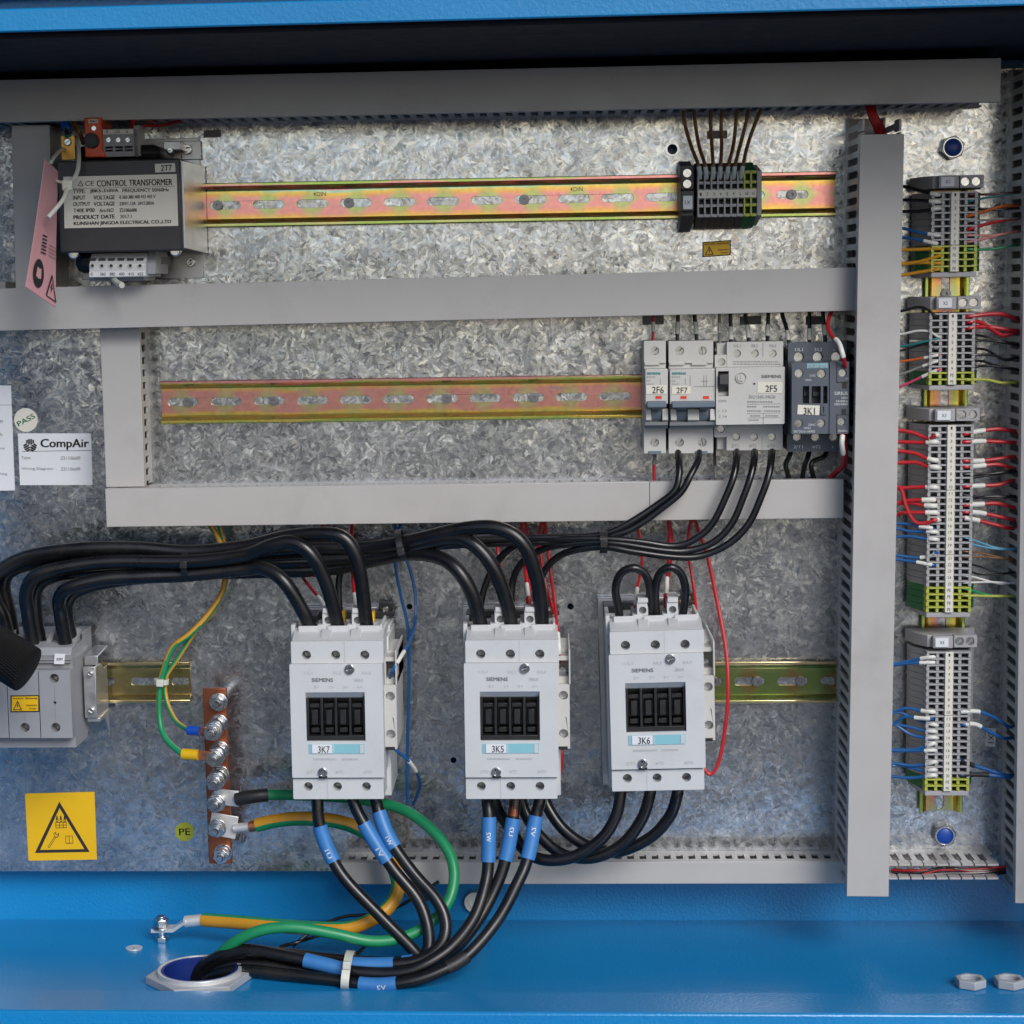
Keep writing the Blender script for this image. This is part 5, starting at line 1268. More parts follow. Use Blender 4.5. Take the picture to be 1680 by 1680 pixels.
# ------------------------------------------------------------------ copper earth bar with its bolts
def earth_bar():
    D = 0.036
    q = P(362, 1275, D); t = thing('earth_bar', 'copper earth bar carrying seven bolts', 'earth bar', (q.x, 0, q.z))
    A, B_ = P(361, 1417, D), P(361, 1129.5, D)
    w = 39.5 * MMPX(D) / 2
    mb = MB(); mb.box(A.x - w, A.x + w, -D, -D + 0.006, A.z, B_.z); build(mb, 'bar', M['copper'], t, bevel=0.0006)
    for y in (1140, 1404): mb = MB(); mb.cyl(cxz(362, y + (8 if y < 1200 else -6), D), 0.0055, -D + 0.006, -0.0005, seg=18); build(mb, 'spacer', M['steel'], t)
    S_ = ((359, 1151, 0.014, 1), (359.5, 1186, 0.047, 3), (361.5, 1230, 0.042, 3), (361.5, 1270, 0.040, 3), (361, 1308, 0.034, 2), (360, 1352, 0.026, 2), (365.5, 1399, 0.019, 1))
    for i, (x, y, out, nw) in enumerate(S_):
        c = cxz(x, y, D); y0 = -D; wash = 0.0076
        mb = MB(); mb.cyl(c, 0.0030, -D, -D - out + 0.0012, seg=14); mb.cyl(c, 0.0030, -D - out + 0.0012, -D - out, seg=14, r2=0.0021)
        for k in range(int(out / 0.0012)): mb.prism(circ(*c, 0.0033, 14, k), y0 - 0.0012 * k - 0.0003, y0 - 0.0012 * k - 0.0009, 'y')
        b = build(mb, 'bolt', M['zinc'], t)
        nut = -D - max(0.002, out - 0.0125)
        levels = [-D - 0.0001] + ([-D - out * 0.36, nut + 0.0024] if nw == 3 else ([nut + 0.0024] if nw == 2 else []))
        for lv in levels:
            mb = MB(); mb.prism(circ(*c, wash, 26), lv, lv - 0.0016, 'y', holes=[circ(*c, 0.0034, 14)]); build(mb, 'washer', M['zinc'], b, bevel=0.0003)
            mb = MB(); mb.prism(circ(*c, 0.0054, 22), lv - 0.0018, lv - 0.0032, 'y', holes=[circ(*c, 0.0034, 14)]); build(mb, 'spring_washer', M['alu'], b, bevel=0.0003)
        mb = MB(); mb.prism(circ(*c, 0.0066, 6, 0.4 + i * .5), nut - 0.0010, nut - 0.0062, 'y', holes=[circ(*c, 0.0034, 14)]); build(mb, 'nut', M['zinc'], b, bevel=0.0006)
        if nw == 3: mb = MB(); mb.prism(circ(*c, 0.0066, 6, i * .3), -D - 0.0034, -D - 0.0088, 'y', holes=[circ(*c, 0.0034, 14)]); build(mb, 'nut', M['zinc'], b, bevel=0.0006)
    t.rotation_euler = (0, -0.004, 0)
    return t
earth_bar()

def lug(name, parent, a, b, w, mat, hole_at=None, th=0.0016):
    """flat cable lug from a to b (world points) lying against the bar"""
    d = (b - a); L = d.length; ux = d.normalized(); n = Vector((0, -1, 0)); n = (n - ux * n.dot(ux)).normalized(); s = ux.cross(n)
    pts = []
    for l in (0, th):
        for u, v in ((0, -1), (1, -1), (1, 1), (0, 1)): pts.append(a + ux * (L * u) + s * (w * v) + n * l)
    mb = MB(); mb.hexa(pts); return build(mb, name, mat, parent, bevel=0.0004)

# ------------------------------------------------------------------ earth cables
GY = [M['pvc_green'], M['pvc_yellow']]
o, p, r = wire('earth_cable', 'thick mostly green earth cable with black shrink sleeve looping into the gland', 'earth cable',
     [(388, 1311, .044), (412, 1307, .046), (440, 1304, .044), (480, 1304, .035), (560, 1308, .028), (626, 1318, .034), (674, 1335, .050), (715, 1368, .066), (739, 1404, .078), (745, 1443, .088), (733, 1484, .098), (700, 1519, .106), (653, 1540, .112), (606, 1544, .116), (549, 1532, .120), (489, 1522, .122), (445, 1523, .122), (411, 1532, .120), (383, 1547, .116), (362, 1565, .110), (345, 1592, .106), (338, 1618, .106)],
     19, GY, sleeves=((0.0, 0.055, M['shrink_black'], 'shrink_sleeve', 1.25),), stripe=(0.20, 0.40, 0.0))
lug('lug', o, P(352, 1306, .0395), P(392, 1310, .044), 0.0066, M['tin'])
o, p, r = wire('earth_cable', 'thick half yellow half green earth cable between copper bar and floor bolt', 'earth cable',
     [(421, 1354, .046), (450, 1347, .048), (489, 1343, .050), (543, 1346, .050), (585, 1358, .050), (622, 1384, .054), (646, 1425, .062), (653, 1455, .070), (641, 1484, .080), (614, 1506, .086), (579, 1521, .088), (543, 1524, .086), (470, 1520, .072), (400, 1514, .056), (334, 1509, .040)],
     24, GY, stripe=(0.50, 1.0, 0.0))
mb = MB(); mb.tube(spline([P(410, 1356, .045), P(423, 1354, .046)]), r * 0.82, 14); build(mb, 'bare_strands', M['copper_bright'], o)
mb = MB(); mb.tube(spline([P(384, 1359, .043), P(412, 1356, .045)]), r * 0.66, 14); build(mb, 'crimp', M['tin'], o)
lug('lug', o, P(345, 1350, .0395), P(389, 1358, .0400), 0.0096, M['tin'])
# floor end: crimp, bent tongue, bolt
zl = P(262, 1527, .034).z
a = P(336, 1509, .040); b = P(304, 1512, .038)
build(MB().tube([a, b], r * 0.86, 14), 'crimp', M['tin'], o)
build(MB().tube([P(341, 1508.6, .041), a], r * 0.9, 14), 'bare_strands', M['copper_bright'], o)
mb = MB(); pc = [P(306, 1513, .038), P(296, 1519, .037), P(286, 1526, .036), P(250, 1527, .034)]
for q0, q1 in zip(pc, pc[1:]):
    mb.hexa([q0 + Vector((0, -.006, 0)), q1 + Vector((0, -.006, 0)), q1 + Vector((0, .006, 0)), q0 + Vector((0, .006, 0)), q0 + Vector((0, -.006, .0030)), q1 + Vector((0, -.006, .0030)), q1 + Vector((0, .006, .0030)), q0 + Vector((0, .006, .0030))])
build(mb, 'tongue', M['tin'], o)
cb = P(265, 1520, .034)
fb = thing('floor_bolt', 'bright zinc earth bolt standing up from the blue floor through a cable lug', 'bolt', (cb.x, cb.y, ZF))
zt = P(265, 1527, .034).z + 0.0022
mb = MB(); mb.prism(circ(cb.x, cb.y, 0.0086, 24), zt, zt + 0.0014, 'z'); build(mb, 'washer', M['zinc'], fb, bevel=0.0003)
mb = MB(); mb.prism(circ(cb.x, cb.y, 0.0068, 6, 0.3), zt + 0.0016, zt + 0.0085, 'z'); build(mb, 'bolt_head', M['zinc'], fb, bevel=0.0008)
mb = MB(); mb.prism(circ(cb.x, cb.y, 0.0040, 16), ZF, zt + 0.0108, 'z'); build(mb, 'shank', M['zinc'], fb, bevel=0.0005)
mb = MB(); mb.prism(circ(cb.x, cb.y, 0.0066, 6, 0.1), ZF, ZF + 0.0045, 'z'); build(mb, 'nut', M['zinc'], fb, bevel=0.0006)
thin = dict(seg=12)
o, p, r = wire('earth_wire', 'thin green and yellow wire ending in a yellow lug on the copper bar', 'earth wire', [(343, 858, .03), (352, 872, .03), (363, 895, .03), (371, 928, .03), (365, 970, .034), (342, 1008, .040), (312, 1040, .044), (284, 1062, .044), (270, 1095, .044), (262, 1130, .044), (262, 1180, .046), (272, 1212, .054), (299, 1238, .064)], 10, GY, stripe=(0.65, 1.0, -0.55))
build(MB().tube([P(299, 1237, .064), P(326, 1239, .066)], 0.0046, 14), 'lug_boot', M['lugyellow'], o)
lug('lug', o, P(326, 1238, .066), P(356, 1243, .068), 0.0042, M['copper_bright'])
o, p, r = wire('earth_wire', 'thin green and yellow wire ending in a blue lug on the copper bar', 'earth wire', [(358, 858, .03), (364, 878, .03), (370, 905, .026), (372, 945, .026), (352, 1000, .032), (322, 1034, .036), (292, 1080, .038), (272, 1112, .040), (273, 1148, .042), (288, 1182, .052), (309, 1198, .066)], 8, GY, stripe=(0.55, 0.95, 0.0))
build(MB().tube([P(308, 1198, .066), P(328, 1199, .068)], 0.0040, 14), 'lug_boot', M['lugblue'], o)
lug('lug', o, P(328, 1199, .068), P(350, 1204, .072), 0.0036, M['copper_bright'])

def tie(label, at, direction, rx, ry, mat, w=0.0024, lock=(0, -1)):
    """cable tie round a bundle: elliptical band in the plane across the run; rx = half size across in the picture, ry = half depth"""
    c = at; d = direction.normalized(); s = Vector((0, 1, 0)).cross(d).normalized(); n = Vector((0, 1, 0))
    mb = MB(); k = 28
    for sgn in (-1, 1):
        for q in (1.0, 1.10):
            for i in range(k):
                a = 2 * math.pi * i / k; mb.v.append(tuple(c + d * (sgn * w) + s * (math.cos(a) * (rx + (q - 1) * 0.010)) + n * (math.sin(a) * (ry + (q - 1) * 0.010))))
    for i in range(k):
        j = (i + 1) % k
        mb.face((k + i, k + j, 3 * k + j, 3 * k + i)); mb.face((i, 2 * k + i, 2 * k + j, j)); mb.face((i, j, k + j, k + i)); mb.face((2 * k + i, 3 * k + i, 3 * k + j, 2 * k + j))
    o = tag(build(mb, 'cable_tie', mat, org=c), label, 'cable tie')
    L_ = c + s * (lock[0] * rx) + n * (lock[1] * (ry + 0.002))
    pts = [L_ + d * (a * 0.0030) + s * (b_ * 0.0030) + n * (e * 0.0022) for e in (-1, 1) for a, b_ in ((-1, -1), (1, -1), (1, 1), (-1, 1))]
    build(MB().hexa(pts), 'lock', mat, o, bevel=0.0006)
tie('clear tie round the two thin green and yellow wires in front of the olive rail', P(265, 1118, .042), P(265, 1090, .04) - P(264, 1140, .04), 0.0052, 0.0045, M['nylon'], w=0.0022)

# ------------------------------------------------------------------ black power cables
K = M['pvc_black']; SH = M['shrink']
B_GRP = 'thick black cables from supply block to contactors'
def pc(label, pts, w, sl=(), grp=None, seg=14): return wire('power_cable', label, 'cable', pts, w, K, grp, sl, seg=seg, n=7)
def sleeve_text(path, r, a, txt, o, flip=False, sz=(0.0072, 0.0036)):
    """lettering along a heat shrink sleeve, on the side that faces out"""
    s = arc_sub(path, a[0], a[1], 3); d = (s[2] - s[0]).normalized(); n = Vector((0, -1, 0)); n = (n - d * n.dot(d)).normalized(); v = d.cross(n)
    if flip: d, v = -d, -v
    L = s[1]; mb = MB(); q = r * 1.27
    def fn(u, w):
        ang = (w - .5) * sz[1] / q
        return L - d * ((u - .5) * sz[0]) + n * (q * math.cos(ang)) - v * (q * math.sin(ang))
    add_text(mb, txt, fn, 0.03); build(mb, 'lettering', M['ink_white'], o)

# left block -> bundle -> contactors
pc('black cable from the left edge, uppermost in the bundle, to the right terminal of 3K7', [(12, 1040, .060), (4, 1010, .062), (-8, 985, .064), (-14, 955, .066), (0, 936, .070), (45, 913, .072), (125, 901, .074), (220, 899, .074), (310, 905, .074), (400, 897, .080), (471, 881, .090), (537, 876, .098), (571, 889, .100), (589, 931, .098), (597, 990, .094), (602, 1034, .090)], 24, grp=None)
pc('black cable from the middle pole of the supply block to the middle terminal of 3K7', [(54, 1060, .070), (46, 1005, .074), (43, 975, .080), (55, 948, .084), (90, 934, .084), (175, 922, .082), (310, 921, .082), (400, 911, .088), (443, 896, .096), (480, 890, .100), (511, 910, .102), (534, 954, .098), (548, 1000, .094), (555, 1034, .090)], 24)
pc('black cable from the right pole of the supply block to the left terminal of 3K7', [(108, 1060, .070), (99, 1005, .074), (98, 982, .080), (114, 964, .084), (170, 950, .082), (240, 946, .080), (310, 943, .078), (400, 934, .082), (434, 933, .090), (466, 954, .096), (494, 997, .094), (511, 1034, .090)], 24)
pc('black cable lying behind the uppermost in the bundle, to the right terminal of 3K5', [(22, 1046, .046), (14, 1000, .048), (6, 960, .050), (20, 935, .052), (70, 920, .054), (150, 910, .056), (310, 914, .056), (400, 908, .056), (500, 900, .058), (600, 898, .064), (680, 886, .080), (760, 868, .094), (817, 867, .100), (857, 891, .102), (879, 943, .098), (887, 990, .094), (889, 1034, .090)], 24)
pc('black cable paired behind the supply block middle pole to the middle terminal of 3K5', [(66, 1060, .056), (58, 1005, .060), (59, 970, .064), (75, 950, .066), (120, 938, .066), (220, 932, .062), (310, 930, .060), (400, 925, .058), (540, 918, .058), (620, 908, .064), (690, 893, .080), (745, 884, .092), (776, 893, .098), (806, 926, .100), (829, 980, .096), (840, 1034, .090)], 24)
pc('black cable paired behind the supply block right pole to the left terminal of 3K5', [(119, 1060, .056), (109, 1010, .060), (112, 986, .064), (130, 968, .064), (190, 952, .060), (310, 940, .056), (400, 938, .054), (540, 933, .054), (620, 917, .062), (672, 908, .074), (722, 915, .088), (752, 937, .096), (775, 976, .096), (791, 1034, .090)], 24)
dh = P(340, 925, .07) - P(290, 925, .07)
tie('black tie round the thick black bundle left of contactor 3K7', P(309, 925, .066), dh, 0.0128, 0.021, M['black'], lock=(-0.2, -1))
tie('black tie round the black bundle between contactors 3K7 and 3K5', P(659, 893, .072), P(690, 886, .07) - P(630, 900, .07), 0.0112, 0.019, M['black'], lock=(0.3, -1))

# thinner black cables of the breaker row
pc('thin black cable from the left pole of breaker 2F7 into the bundle', [(1112, 738, .046), (1114, 760, .060), (1114, 781, .066), (1106, 806, .068), (1077, 829, .068), (1034, 857, .070), (1000, 873, .070), (960, 880, .068), (880, 882, .064), (780, 886, .060), (680, 893, .054), (600, 908, .046), (566, 928, .040), (556, 954, .040), (557, 1003, .042)], 11.5, seg=10)
pc('thin black cable from the right pole of breaker 2F7 into the bundle', [(1148, 738, .046), (1144, 758, .060), (1133, 780, .068), (1117, 808, .070), (1087, 833, .070), (1050, 860, .070), (1015, 876, .070), (960, 886, .066), (880, 890, .062), (780, 893, .056), (690, 900, .050), (610, 915, .042), (560, 935, .034)], 11.5, seg=10)
pc('thin black cable from the left pole of switch 2F5 to the left terminal of 3K5', [(1209, 735, .044), (1208, 755, .060), (1204, 780, .068), (1193, 810, .070), (1168, 860, .070), (1137, 886, .070), (1103, 896, .070), (1050, 889, .072), (991, 884, .072), (930, 884, .068), (880, 887, .060), (843, 896, .052), (814, 924, .046), (796, 962, .046), (786, 1005, .048)], 12, seg=10)
pc('thin black cable from the middle pole of switch 2F5 to the middle terminal of 3K5', [(1238, 735, .044), (1237, 755, .060), (1232, 780, .068), (1221, 812, .070), (1201, 858, .070), (1171, 889, .070), (1131, 903, .070), (1089, 903, .072), (997, 890, .072), (930, 893, .066), (891, 901, .058), (859, 920, .050), (842, 950, .046), (838, 990, .048)], 12, seg=10)
pc('thin black cable from the right pole of switch 2F5 to the right terminal of 3K5', [(1267, 735, .044), (1265, 755, .060), (1261, 780, .068), (1250, 812, .070), (1229, 858, .070), (1197, 891, .070), (1154, 911, .070), (1109, 914, .072), (1040, 905, .074), (989, 897, .072), (934, 905, .064), (905, 922, .054), (888, 947, .050), (880, 975, .048), (878, 1015, .048)], 12, seg=10)
tie('small black tie round the thin black cables between 3K5 and 3K6', P(990, 889, .072), P(1010, 889, .07) - P(970, 889, .07), 0.0080, 0.0095, M['black'], w=0.0030)
# jumper loops on 3K6
pc('looped black jumper between the left and middle terminals of 3K6', [(1018, 1024, .090), (1014, 995, .092), (1010, 966, .096), (1018, 942, .098), (1037, 932, .100), (1056, 939, .098), (1065, 960, .096), (1067, 990, .092), (1066, 1024, .090)], 14, seg=12)
pc('looped black jumper between the middle and right terminals of 3K6', [(1078, 1024, .090), (1075, 990, .092), (1076, 960, .096), (1084, 939, .098), (1100, 931, .100), (1116, 940, .098), (1124, 962, .096), (1123, 990, .092), (1117, 1024, .090)], 14, seg=12)
# star links from 3K5 round to 3K6
pc('black link sagging from the left bottom terminal of 3K6 to the left of 3K5', [(1018, 1288, .090), (1018, 1305, .092), (1010, 1341, .094), (985, 1378, .094), (940, 1406, .092), (894, 1411, .088), (862, 1396, .082), (838, 1362, .072), (818, 1330, .062), (806, 1296, .058)], 20)
pc('black link sagging from the middle bottom terminal of 3K6 to the middle of 3K5', [(1067, 1288, .090), (1066, 1305, .092), (1053, 1344, .092), (1021, 1385, .090), (974, 1407, .086), (925, 1402, .078), (888, 1374, .070), (864, 1338, .062), (850, 1296, .058)], 20)
pc('black link sagging from the right bottom terminal of 3K6 to the right of 3K5', [(1112, 1288, .090), (1111, 1305, .092), (1098, 1341, .090), (1064, 1376, .086), (1010, 1398, .080), (964, 1388, .074), (926, 1362, .068), (900, 1326, .062), (890, 1296, .058)], 20)

# motor cables down to the gland
G0 = [(420, 1563), (360, 1580), (326, 1600), (316, 1620)]
o, p, r = pc('left motor cable under contactor 3K7 with blue sleeve, reaching the floor bundle', [(520, 1300, .092), (521, 1318, .094), (524, 1352, .096), (540, 1398, .098), (567, 1443, .102), (626, 1505, .110), (676, 1556, .118), (690, 1576, .122), (676, 1588, .120), (620, 1588, .118), (520, 1580, .114), (430, 1572, .110), (370, 1584, .106), (342, 1600, .104), (334, 1622, .104), (334, 1650, .104)], 21,
     ((0.072, 0.155, SH, 'heat_shrink'),)); sleeve_text(p, r, (0.12, 0.15), 'U1', o)
o, p, r = pc('middle motor cable under contactor 3K7 with blue sleeve, reaching the floor bundle', [(575, 1300, .092), (580, 1315, .094), (591, 1340, .096), (619, 1388, .100), (647, 1428, .104), (685, 1475, .110), (701, 1517, .116), (703, 1556, .122), (690, 1574, .126), (640, 1580, .124), (540, 1574, .120), (450, 1564, .116), (390, 1572, .112), (352, 1590, .108), (342, 1612, .106), (340, 1645, .106)], 21,
     ((0.075, 0.175, SH, 'heat_shrink'), (0.445, 0.47, SH, 'heat_shrink'))); sleeve_text(p, r, (0.13, 0.17), 'V1', o)
o, p, r = pc('right motor cable under contactor 3K7 with blue sleeve, sweeping wide to the floor', [(613, 1300, .092), (617, 1315, .090), (623, 1337, .092), (641, 1380, .098), (677, 1431, .106), (716, 1476, .114), (731, 1512, .120), (726, 1545, .126), (700, 1570, .130), (662, 1581, .132), (580, 1582, .130), (500, 1572, .126), (430, 1562, .122), (380, 1566, .116), (346, 1584, .110), (328, 1608, .106), (325, 1645, .106)], 21,
     ((0.045, 0.13, SH, 'heat_shrink'), (0.485, 0.585, SH, 'heat_shrink'))); sleeve_text(p, r, (0.10, 0.125), 'W1', o)
o, p, r = pc('left motor cable under contactor 3K5, blue sleeve lettered W2', [(800, 1300, .092), (800, 1318, .096), (802, 1345, .100), (801, 1413, .106), (796, 1452, .112), (778, 1505, .122), (742, 1552, .132), (698, 1582, .140), (653, 1596, .142), (579, 1594, .138), (530, 1582, .134), (460, 1567, .126), (400, 1558, .118), (352, 1573, .112), (324, 1598, .106), (318, 1645, .104)], 21,
     ((0.052, 0.145, SH, 'heat_shrink'), (0.575, 0.665, SH, 'heat_shrink'))); sleeve_text(p, r, (0.075, 0.11), 'W2', o)
o, p, r = pc('middle motor cable under contactor 3K5, bare copper end above a sleeve lettered U2', [(846, 1300, .092), (845, 1318, .094), (842, 1342, .096), (831, 1404, .102), (815, 1452, .108), (787, 1506, .118), (749, 1554, .128), (700, 1588, .134), (640, 1602, .134), (560, 1600, .130), (480, 1590, .124), (410, 1582, .118), (360, 1590, .112), (338, 1610, .106), (333, 1650, .104)], 21,
     ((0.055, 0.145, SH, 'heat_shrink'), (0.014, 0.050, M['copper'], 'bare_lug', 1.0))); sleeve_text(p, r, (0.065, 0.10), 'U2', o)
o, p, r = pc('right motor cable under contactor 3K5, blue sleeve lettered V2, lowest of the floor bundle', [(887, 1300, .092), (885, 1318, .094), (879, 1341, .096), (866, 1407, .104), (849, 1449, .112), (816, 1510, .124), (768, 1566, .138), (720, 1594, .146), (668, 1611, .150), (608, 1616, .148), (534, 1606, .142), (460, 1598, .134), (400, 1592, .126), (355, 1600, .118), (330, 1618, .110), (324, 1655, .108)], 21,
     ((0.048, 0.135, SH, 'heat_shrink'), (0.515, 0.59, SH, 'heat_shrink'), (0.365, 0.41, M['shrink_black'], 'dark_sleeve', 1.15))); sleeve_text(p, r, (0.065, 0.095), 'V2', o); sleeve_text(p, r, (0.525, 0.56), 'V2', o, flip=True)
tie('milky white tie round the thick black cables lying on the blue floor', P(571, 1592, .130), P(600, 1594, .13) - P(540, 1588, .13), 0.0128, 0.026, M['nylon'], w=0.0032, lock=(-0.9, -0.75))
for lb, pts in (('thin black lead curling behind the green earth cables on the floor', [(480, 1552, .050), (512, 1528, .040), (540, 1512, .036), (570, 1503, .036), (610, 1500, .040), (648, 1490, .046), (690, 1466, .05), (720, 1446, .05)]),
                ('thin black lead rising from the floor bundle towards the left cables', [(460, 1553, .08), (490, 1545, .07), (520, 1536, .07), (560, 1525, .06)]),
                ('thin black lead disappearing under the green cable near the white tie', [(540, 1574, .10), (575, 1570, .09), (595, 1556, .08), (602, 1540, .08)]),
                ('thin black tail crossing the gap between the left motor cables', [(650, 1425, .06), (668, 1442, .06), (682, 1456, .055), (700, 1478, .05)])):
    wire('thin_lead', lb, 'wire', pts, 6, K)

# braided sleeve and cable gland
ax = [P(-60, 1040, .160), P(-20, 1060, .165), P(10, 1077, .168), P(34, 1092, .170), P(44, 1098, .171), P(50, 1101.5, .1715)]
mt, N, L, b = new_mat('black_braid'); b.inputs['Base Color'].default_value = (0.0045, 0.004, 0.004, 1); b.inputs['Roughness'].default_value = 0.65; b.inputs['Specular IOR Level'].default_value = 0.25
tc = N.new('ShaderNodeTexCoord'); w1 = N.new('ShaderNodeTexWave'); w1.inputs['Scale'].default_value = 210; w1.inputs['Distortion'].default_value = 0.6
w1.bands_direction = 'DIAGONAL'; L.new(tc.outputs['Object'], w1.inputs['Vector'])
w2 = N.new('ShaderNodeTexWave'); w2.inputs['Scale'].default_value = 260; w2.bands_direction = 'Z'; L.new(tc.outputs['Object'], w2.inputs['Vector'])
ad = N.new('ShaderNodeMath'); ad.operation = 'ADD'; L.new(w1.outputs['Fac'], ad.inputs[0]); L.new(w2.outputs['Fac'], ad.inputs[1])
bp = N.new('ShaderNodeBump'); bp.inputs['Strength'].default_value = 0.7; bp.inputs['Distance'].default_value = 0.001; L.new(ad.outputs[0], bp.inputs['Height']); L.new(bp.outputs[0], b.inputs['Normal'])
mb = MB(); mb.tube(spline(ax, 6), lambda t: 0.0185 * (1 - max(0, (t - 0.80) / 0.2) ** 2.4 * 0.72), 24)
tag(build(mb, 'braided_sleeve', mt, org=ax[3]), 'fat black braided cable sleeve end poking in from the left edge', 'cable sleeve')
g = thing('cable_gland', 'large pale plastic gland nut with blue inside, taking the motor cables through the floor', 'cable gland', (gc.x, gc.y, ZF))
mb = MB(); mb.prism(circ(gc.x, gc.y, 0.0425, 6, R(12)), ZF + 0.0003, ZF + 0.0065, 'z', holes=[circ(gc.x, gc.y, 0.0305, 40)]); build(mb, 'gland_nut', M['gland'], g, bevel=0.0012)
mb = MB(); mb.prism(circ(gc.x, gc.y, 0.0304, 40), ZF - 0.045, ZF + 0.0100, 'z', holes=[circ(gc.x, gc.y, 0.0284, 40)]); build(mb, 'gland_liner', M['glandblue'], g, bevel=0.0005)
mb = MB(); mb.prism(circ(gc.x, gc.y, 0.0332, 48), ZF + 0.0064, ZF + 0.0102, 'z', holes=[circ(gc.x, gc.y, 0.0306, 40)]); build(mb, 'gland_rim', M['tin'], g, bevel=0.0012)
mb = MB(); mb.cyl((gc.x, gc.y), 0.0283, ZF - 0.0449, ZF - 0.042, 'z', 36); build(mb, 'gland_throat', M['glandblue'], g)
for px, lb in ((1592, 'left of two pale plastic hex nuts lying on the blue floor at lower right'), (1656, 'right of two pale plastic hex nuts lying on the blue floor at lower right')):
    c = PF(px, 1618, ZF); n_ = thing('plastic_nut', lb, 'nut', (c.x, c.y, ZF), 'plastic hex nuts at lower right')
    mb = MB(); mb.prism(circ(c.x, c.y, 0.0122, 6, R(35)), ZF + 0.0002, ZF + 0.0068, 'z', holes=[circ(c.x, c.y, 0.0074, 28)]); build(mb, 'hex_ring', M['gland'], n_, bevel=0.0009)
    mb = MB(); mb.cyl((c.x, c.y), 0.0073, ZF + 0.0003, ZF + 0.0032, 'z', 24); build(mb, 'plug', M['gland'], n_)
c = PF(220, 1556.5, ZF)
fs = thing('floor_screw', 'flat slotted screw head flush with the blue floor at lower left', 'screw', (c.x, c.y, ZF))
mb = MB(); mb.prism(circ(c.x, c.y, 0.0070, 26), ZF + 0.0001, ZF + 0.0012, 'z', holes=[[(c.x - .0005, c.y - .004), (c.x + .0005, c.y - .004), (c.x + .0005, c.y + .004), (c.x - .0005, c.y + .004)]]); build(mb, 'head', M['tin'], fs, bevel=0.0003)

# ------------------------------------------------------------------ control wires
ORD = ['first', 'second', 'third', 'fourth', 'fifth', 'sixth', 'seventh', 'eighth', 'ninth', 'tenth', 'eleventh', 'twelfth', 'thirteenth', 'fourteenth', 'fifteenth', 'sixteenth', 'seventeenth', 'eighteenth']
WS = M['sleeve']
STRIPNAME = ('topmost', 'second', 'longest', 'lowest')
CN = {'pvc_black': 'black', 'pvc_blue': 'blue', 'pvc_red': 'red', 'pvc_yellow': 'yellow', 'pvc_green': 'green', 'pvc_white': 'white', 'pvc_grey': 'grey', 'pvc_teal': 'teal', 'pvc_orange': 'orange', 'pvc_pink': 'pale pink', 'pvc_magenta': 'pink', 'pvc_maroon': 'dark red', 'pvc_lblue': 'light blue', 'pvc_brown': 'brown', 'tyellow': 'yellow'}
def side(strip_i, where, runs):
    """runs, top to bottom: (material, width, sleeve span or None, points)"""
    for i, (mk, w, sl, pts) in enumerate(runs):
        lab = '%s wire%s, %s from the top on the %s of the %s right terminal strip' % (CN[mk], '', ORD[i], where, STRIPNAME[strip_i])
        s = ((sl[0], sl[1], WS, 'marker_sleeve', 1.3),) if sl else ()
        wire('control_wire', lab, 'wire', pts, w, M[mk], 'control wires at the right terminal strips', s, seg=8, n=5)
def Lf(pts, d0=.040, d1=.044):
    """from inside the tall duct to the terminal"""
    x0, y0 = pts[0]; out = [(x0 - 16, y0, d0)]
    n = len(pts)
    for k, (x, y) in enumerate(pts): out.append((x, y, d0 + (0.052 - d0) * min(1, 1.2 * k / n)))
    x, y = out[-1][0], out[-1][1]; out.append((x + 7, y, d1)); return out
def Rt(pts):
    x0, y0 = pts[0]; out = [(x0 - 4, y0, .044), (x0 + 4, y0, .049)]
    n = len(pts)
    for k, (x, y) in enumerate(pts[1:]): out.append((x, y, .048 - .012 * (k + 1) / n))
    x, y = pts[-1]; out.append((x + 12, y, .034)); return out
K_, B2, RD = 'pvc_black', 'pvc_blue', 'pvc_red'
side(0, 'left', [
    (K_, 5.5, (.72, .94), Lf([(1483, 306), (1510, 313), (1535, 319)])), (K_, 5.5, (.68, .94), Lf([(1483, 328), (1512, 329), (1537, 331)])), (K_, 5.5, (.72, .94), Lf([(1483, 347), (1512, 346), (1537, 342)])),
    (B2, 5, (.66, .92), Lf([(1483, 375), (1508, 381), (1536, 386)])), (B2, 5, (.60, .88), Lf([(1483, 390), (1506, 393), (1533, 399)])),
    ('pvc_yellow', 5.5, None, Lf([(1482, 410), (1512, 409), (1540, 408)])), ('pvc_yellow', 5.5, None, Lf([(1482, 433), (1510, 429), (1540, 420)])), ('pvc_yellow', 5.5, None, Lf([(1490, 432), (1515, 431), (1540, 432)])), ('pvc_yellow', 5.5, None, Lf([(1482, 451), (1512, 446), (1538, 442)]))])
side(0, 'right', [
    ('pvc_maroon', 4, None, Rt([(1588, 319), (1620, 319), (1666, 316)])), ('pvc_teal', 3.5, None, Rt([(1588, 330), (1620, 324), (1666, 317)])), (K_, 4, None, Rt([(1588, 341), (1625, 344), (1666, 342)])),
    ('pvc_orange', 5.5, None, Rt([(1586, 354), (1620, 345), (1647, 338), (1666, 338)])), ('pvc_grey', 3.5, None, Rt([(1586, 363), (1630, 360), (1666, 358)])), (RD, 5.5, None, Rt([(1586, 376), (1620, 367), (1642, 362), (1664, 359)])),
    ('pvc_pink', 4, None, Rt([(1586, 386), (1630, 386), (1666, 380)])), ('pvc_pink', 4, None, Rt([(1586, 397), (1622, 390), (1645, 384), (1666, 381)])), ('pvc_green', 4, None, Rt([(1586, 409), (1625, 409), (1662, 403)]))])
